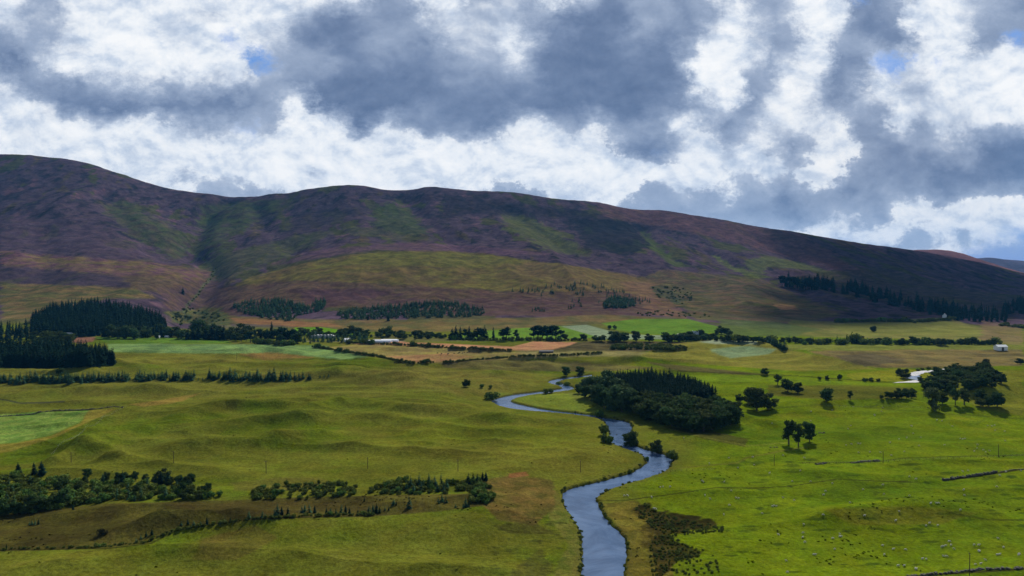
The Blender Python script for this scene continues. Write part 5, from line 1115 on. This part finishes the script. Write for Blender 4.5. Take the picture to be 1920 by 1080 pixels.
house(296, 634, 7, 5, 2.6, 1.6, .1, 'small bright white cabin at the foot of the dark belt', M_WHT, M_WHT, 3, False, 'cabin', 'cabin')
house(313, 633.5, 6, 4.5, 2.4, 1.5, -.1, 'smaller grey white cabin right of the bright white one', M_ROOFG, M_ROOFG, 3, False, 'cabin', 'cabin')
barn(1281, 634, 22, 12, 4.5, 3, .15, 'long grey farm shed with pale roof behind the valley trees', M_STONE, M_ROOFG, 3, 'farm_shed', 'farm shed')
house(1304, 633, 11, 8, 6.5, 4.5, -.5, 'white farmhouse gable beside the big tree clump', M_WHT, M_ROOFG, 3, True, 'farmhouse', 'house')
house(1771, 596, 12, 8, 6, 4, .9, 'lone white cottage among conifers on the shaded slope', M_WHT, M_ROOFG, 3, True, 'cottage', 'house')
barn(1876, 656.5, 15, 9, 5.5, 2.4, .05, 'white barn with pale roof at the right edge of the plain', M_WHT, M_WHT, 1, 'white_barn', 'barn')
barn(1732, 644, 14, 7, 3.4, 2, .1, 'pale low roof showing over the long tree belt', M_ROOFG, M_ROOFG, 1, 'low_shed', 'shed')
barn(1024, 661.5, 20, 6, 2.6, 1.0, .02, 'long low dark shed on the pale grass by the hedge', M_SHED, M_ROOFD, 4, 'low_shed', 'shed')
# -- drystone walls: one mesh of rough stones each
def stones(name, pts, label, cat, h=1.0, w=.6, step=.55, gap=0.0, seed=0, mat=None):
    rg = np.random.default_rng(seed); q = np.array([hit(*p) for p in pts]); Ln = np.linalg.norm(np.diff(q, axis=0), axis=1).sum(); q = resample(q, int(Ln / step)); P_ = []
    for (x, y) in q:
        if rg.random() < gap: continue
        z = float(sample_z(x, y)); hh = h * rg.uniform(.55, 1.15)
        for k in range(max(1, int(hh / .4))):
            b, f = box(x + rg.normal() * w * .25, y + rg.normal() * w * .25, z + .18 + k * .36, step * rg.uniform(.8, 1.5), w * rg.uniform(.7, 1.3), .42 * rg.uniform(.7, 1.1), rg.uniform(0, 3)); b = b + rg.normal(size=b.shape) * .05; P_.append((b, f))
    v, f = join(P_); return link(name, mesh_np(name, v, f, mat or M_STONE, smooth=False), label=label, category=cat)
stones('drystone_wall', [(1768,901),(1800,896),(1835,892),(1868,886)], 'dark tumbled stone wall at the right edge, the thick left piece', 'stone wall', 1.5, .9, .6, .05, 1)
stones('drystone_wall', [(1876,885),(1900,881),(1935,879)], 'thin low stone wall running out of the right edge', 'stone wall', .7, .5, .7, .2, 2)
stones('drystone_wall', [(1700,1082),(1760,1077),(1820,1071),(1870,1067),(1940,1065)], 'overgrown stone wall in the bottom right corner below the pole', 'stone wall', 1.0, .9, .6, .2, 3)
stones('drystone_wall', [(-10,781.5),(60,777),(105,770),(165,768.5),(232,764.5)], 'low dark wall along the top of the bright crop field at the left', 'stone wall', 1.1, .7, .8, .1, 4)
stones('stone_heap', [(1530,871),(1548,869)], 'heap of pale and dark stones at the left end of the fence line', 'stone heap', .8, 1.6, .5, .2, 5)
stones('stone_heap', [(1600,868),(1620,865),(1648,864)], 'long heap of dark stones beside the pole on the fence line', 'stone heap', .9, 1.6, .6, .2, 6)
stones('stone_heap', [(1536,812),(1546,812)], 'small dark stone heap with pale top right of the three slim trees', 'stone heap', .8, 1.4, .6, .2, 7)
stones('stone_heap', [(1446,839),(1456,839)], 'grey stones lying left of the three slim trees', 'stone heap', .5, 1.2, .6, .2, 8)
for i, (u, v, s3, lab) in enumerate([(1149.5,795.5,.9,'dark boulder standing in the river at the upper bend'),(1156,815.5,.9,'dark boulder in the river beside the left bank bushes'),(1225,884,.6,'small dark rock in the wide reach of the river'),(1236,885.5,.6,'dark rock in the river near the right bank')]):
    xy = flat(u, v, WZ); rg = np.random.default_rng(90 + i); b, f = box(0, 0, 0, 1.6, 1.2, .9); me = bpy.data.meshes.new('boulder'); me.from_pydata((b + rg.normal(size=b.shape) * .12).tolist(), [], f.tolist()); me.materials.append(M_STONE)
    o = link('boulder', me, label=lab, category='boulder', group='boulders in the river'); o.location = (xy[0], xy[1], WZ + .05); o.scale = (s3,) * 3; md = o.modifiers.new('r', 'SUBSURF'); md.levels = 2; md.render_levels = 2
# -- post and wire fences
def fence(pts, label, gap=4.0, h=1.25, wires=2, lean=.04):
    q = np.array([hit(*p) for p in pts]); Ln = np.linalg.norm(np.diff(q, axis=0), axis=1).sum(); q = resample(q, max(3, min(95, int(Ln / gap)))); m = len(q) // 2
    e = empty('fence', 0, 0, label, 'fence', at=(float(q[0, 0]), float(q[0, 1]))); o0 = np.array(e.location); pt = None; tops = []
    for x, y in q:
        z = float(sample_z(x, y)); p = np.array([x, y, z]) - o0; tops.append(p)
        if pt is None:
            pt = part('post', [tube([(0, 0, -.2), (0, 0, h * .6), (0, 0, h)], [.075, .07, .06], 5)], M_SHED, e); c = pt
        else: c = pt.copy(); COL.objects.link(c); c.parent = e
        c.location = p; c.rotation_euler = (random.gauss(0, lean), random.gauss(0, lean), 0)
    part('wire', [tube([t + [0, 0, zz] for t in tops], [.012] * len(tops), 3) for zz in np.linspace(.5, h - .1, wires)], M_ROOFG, e)
fence([(1505,869.5),(1560,869.5),(1640,869),(1700,863),(1780,861),(1860,857.5),(1940,854.5)], 'post and wire fence crossing the right pasture past two poles')
fence([(1247,886),(1270,884),(1300,883),(1340,881)], 'short fence coming down to the right bank at the river bend', 3.0)
fence([(236,765),(215,773),(190,787),(160,803),(130,825),(104,846),(96,853)], 'fence of dark posts running down the grass beside the bright crop field', 3.4)
fence([(1550,762),(1650,761),(1720,765),(1740,768)], 'faint fence along the top of the green pasture by the drooping tree', 5)
fence([(975,741),(1010,739.5),(1060,737)], 'fence on the far bank above the river loop', 5)
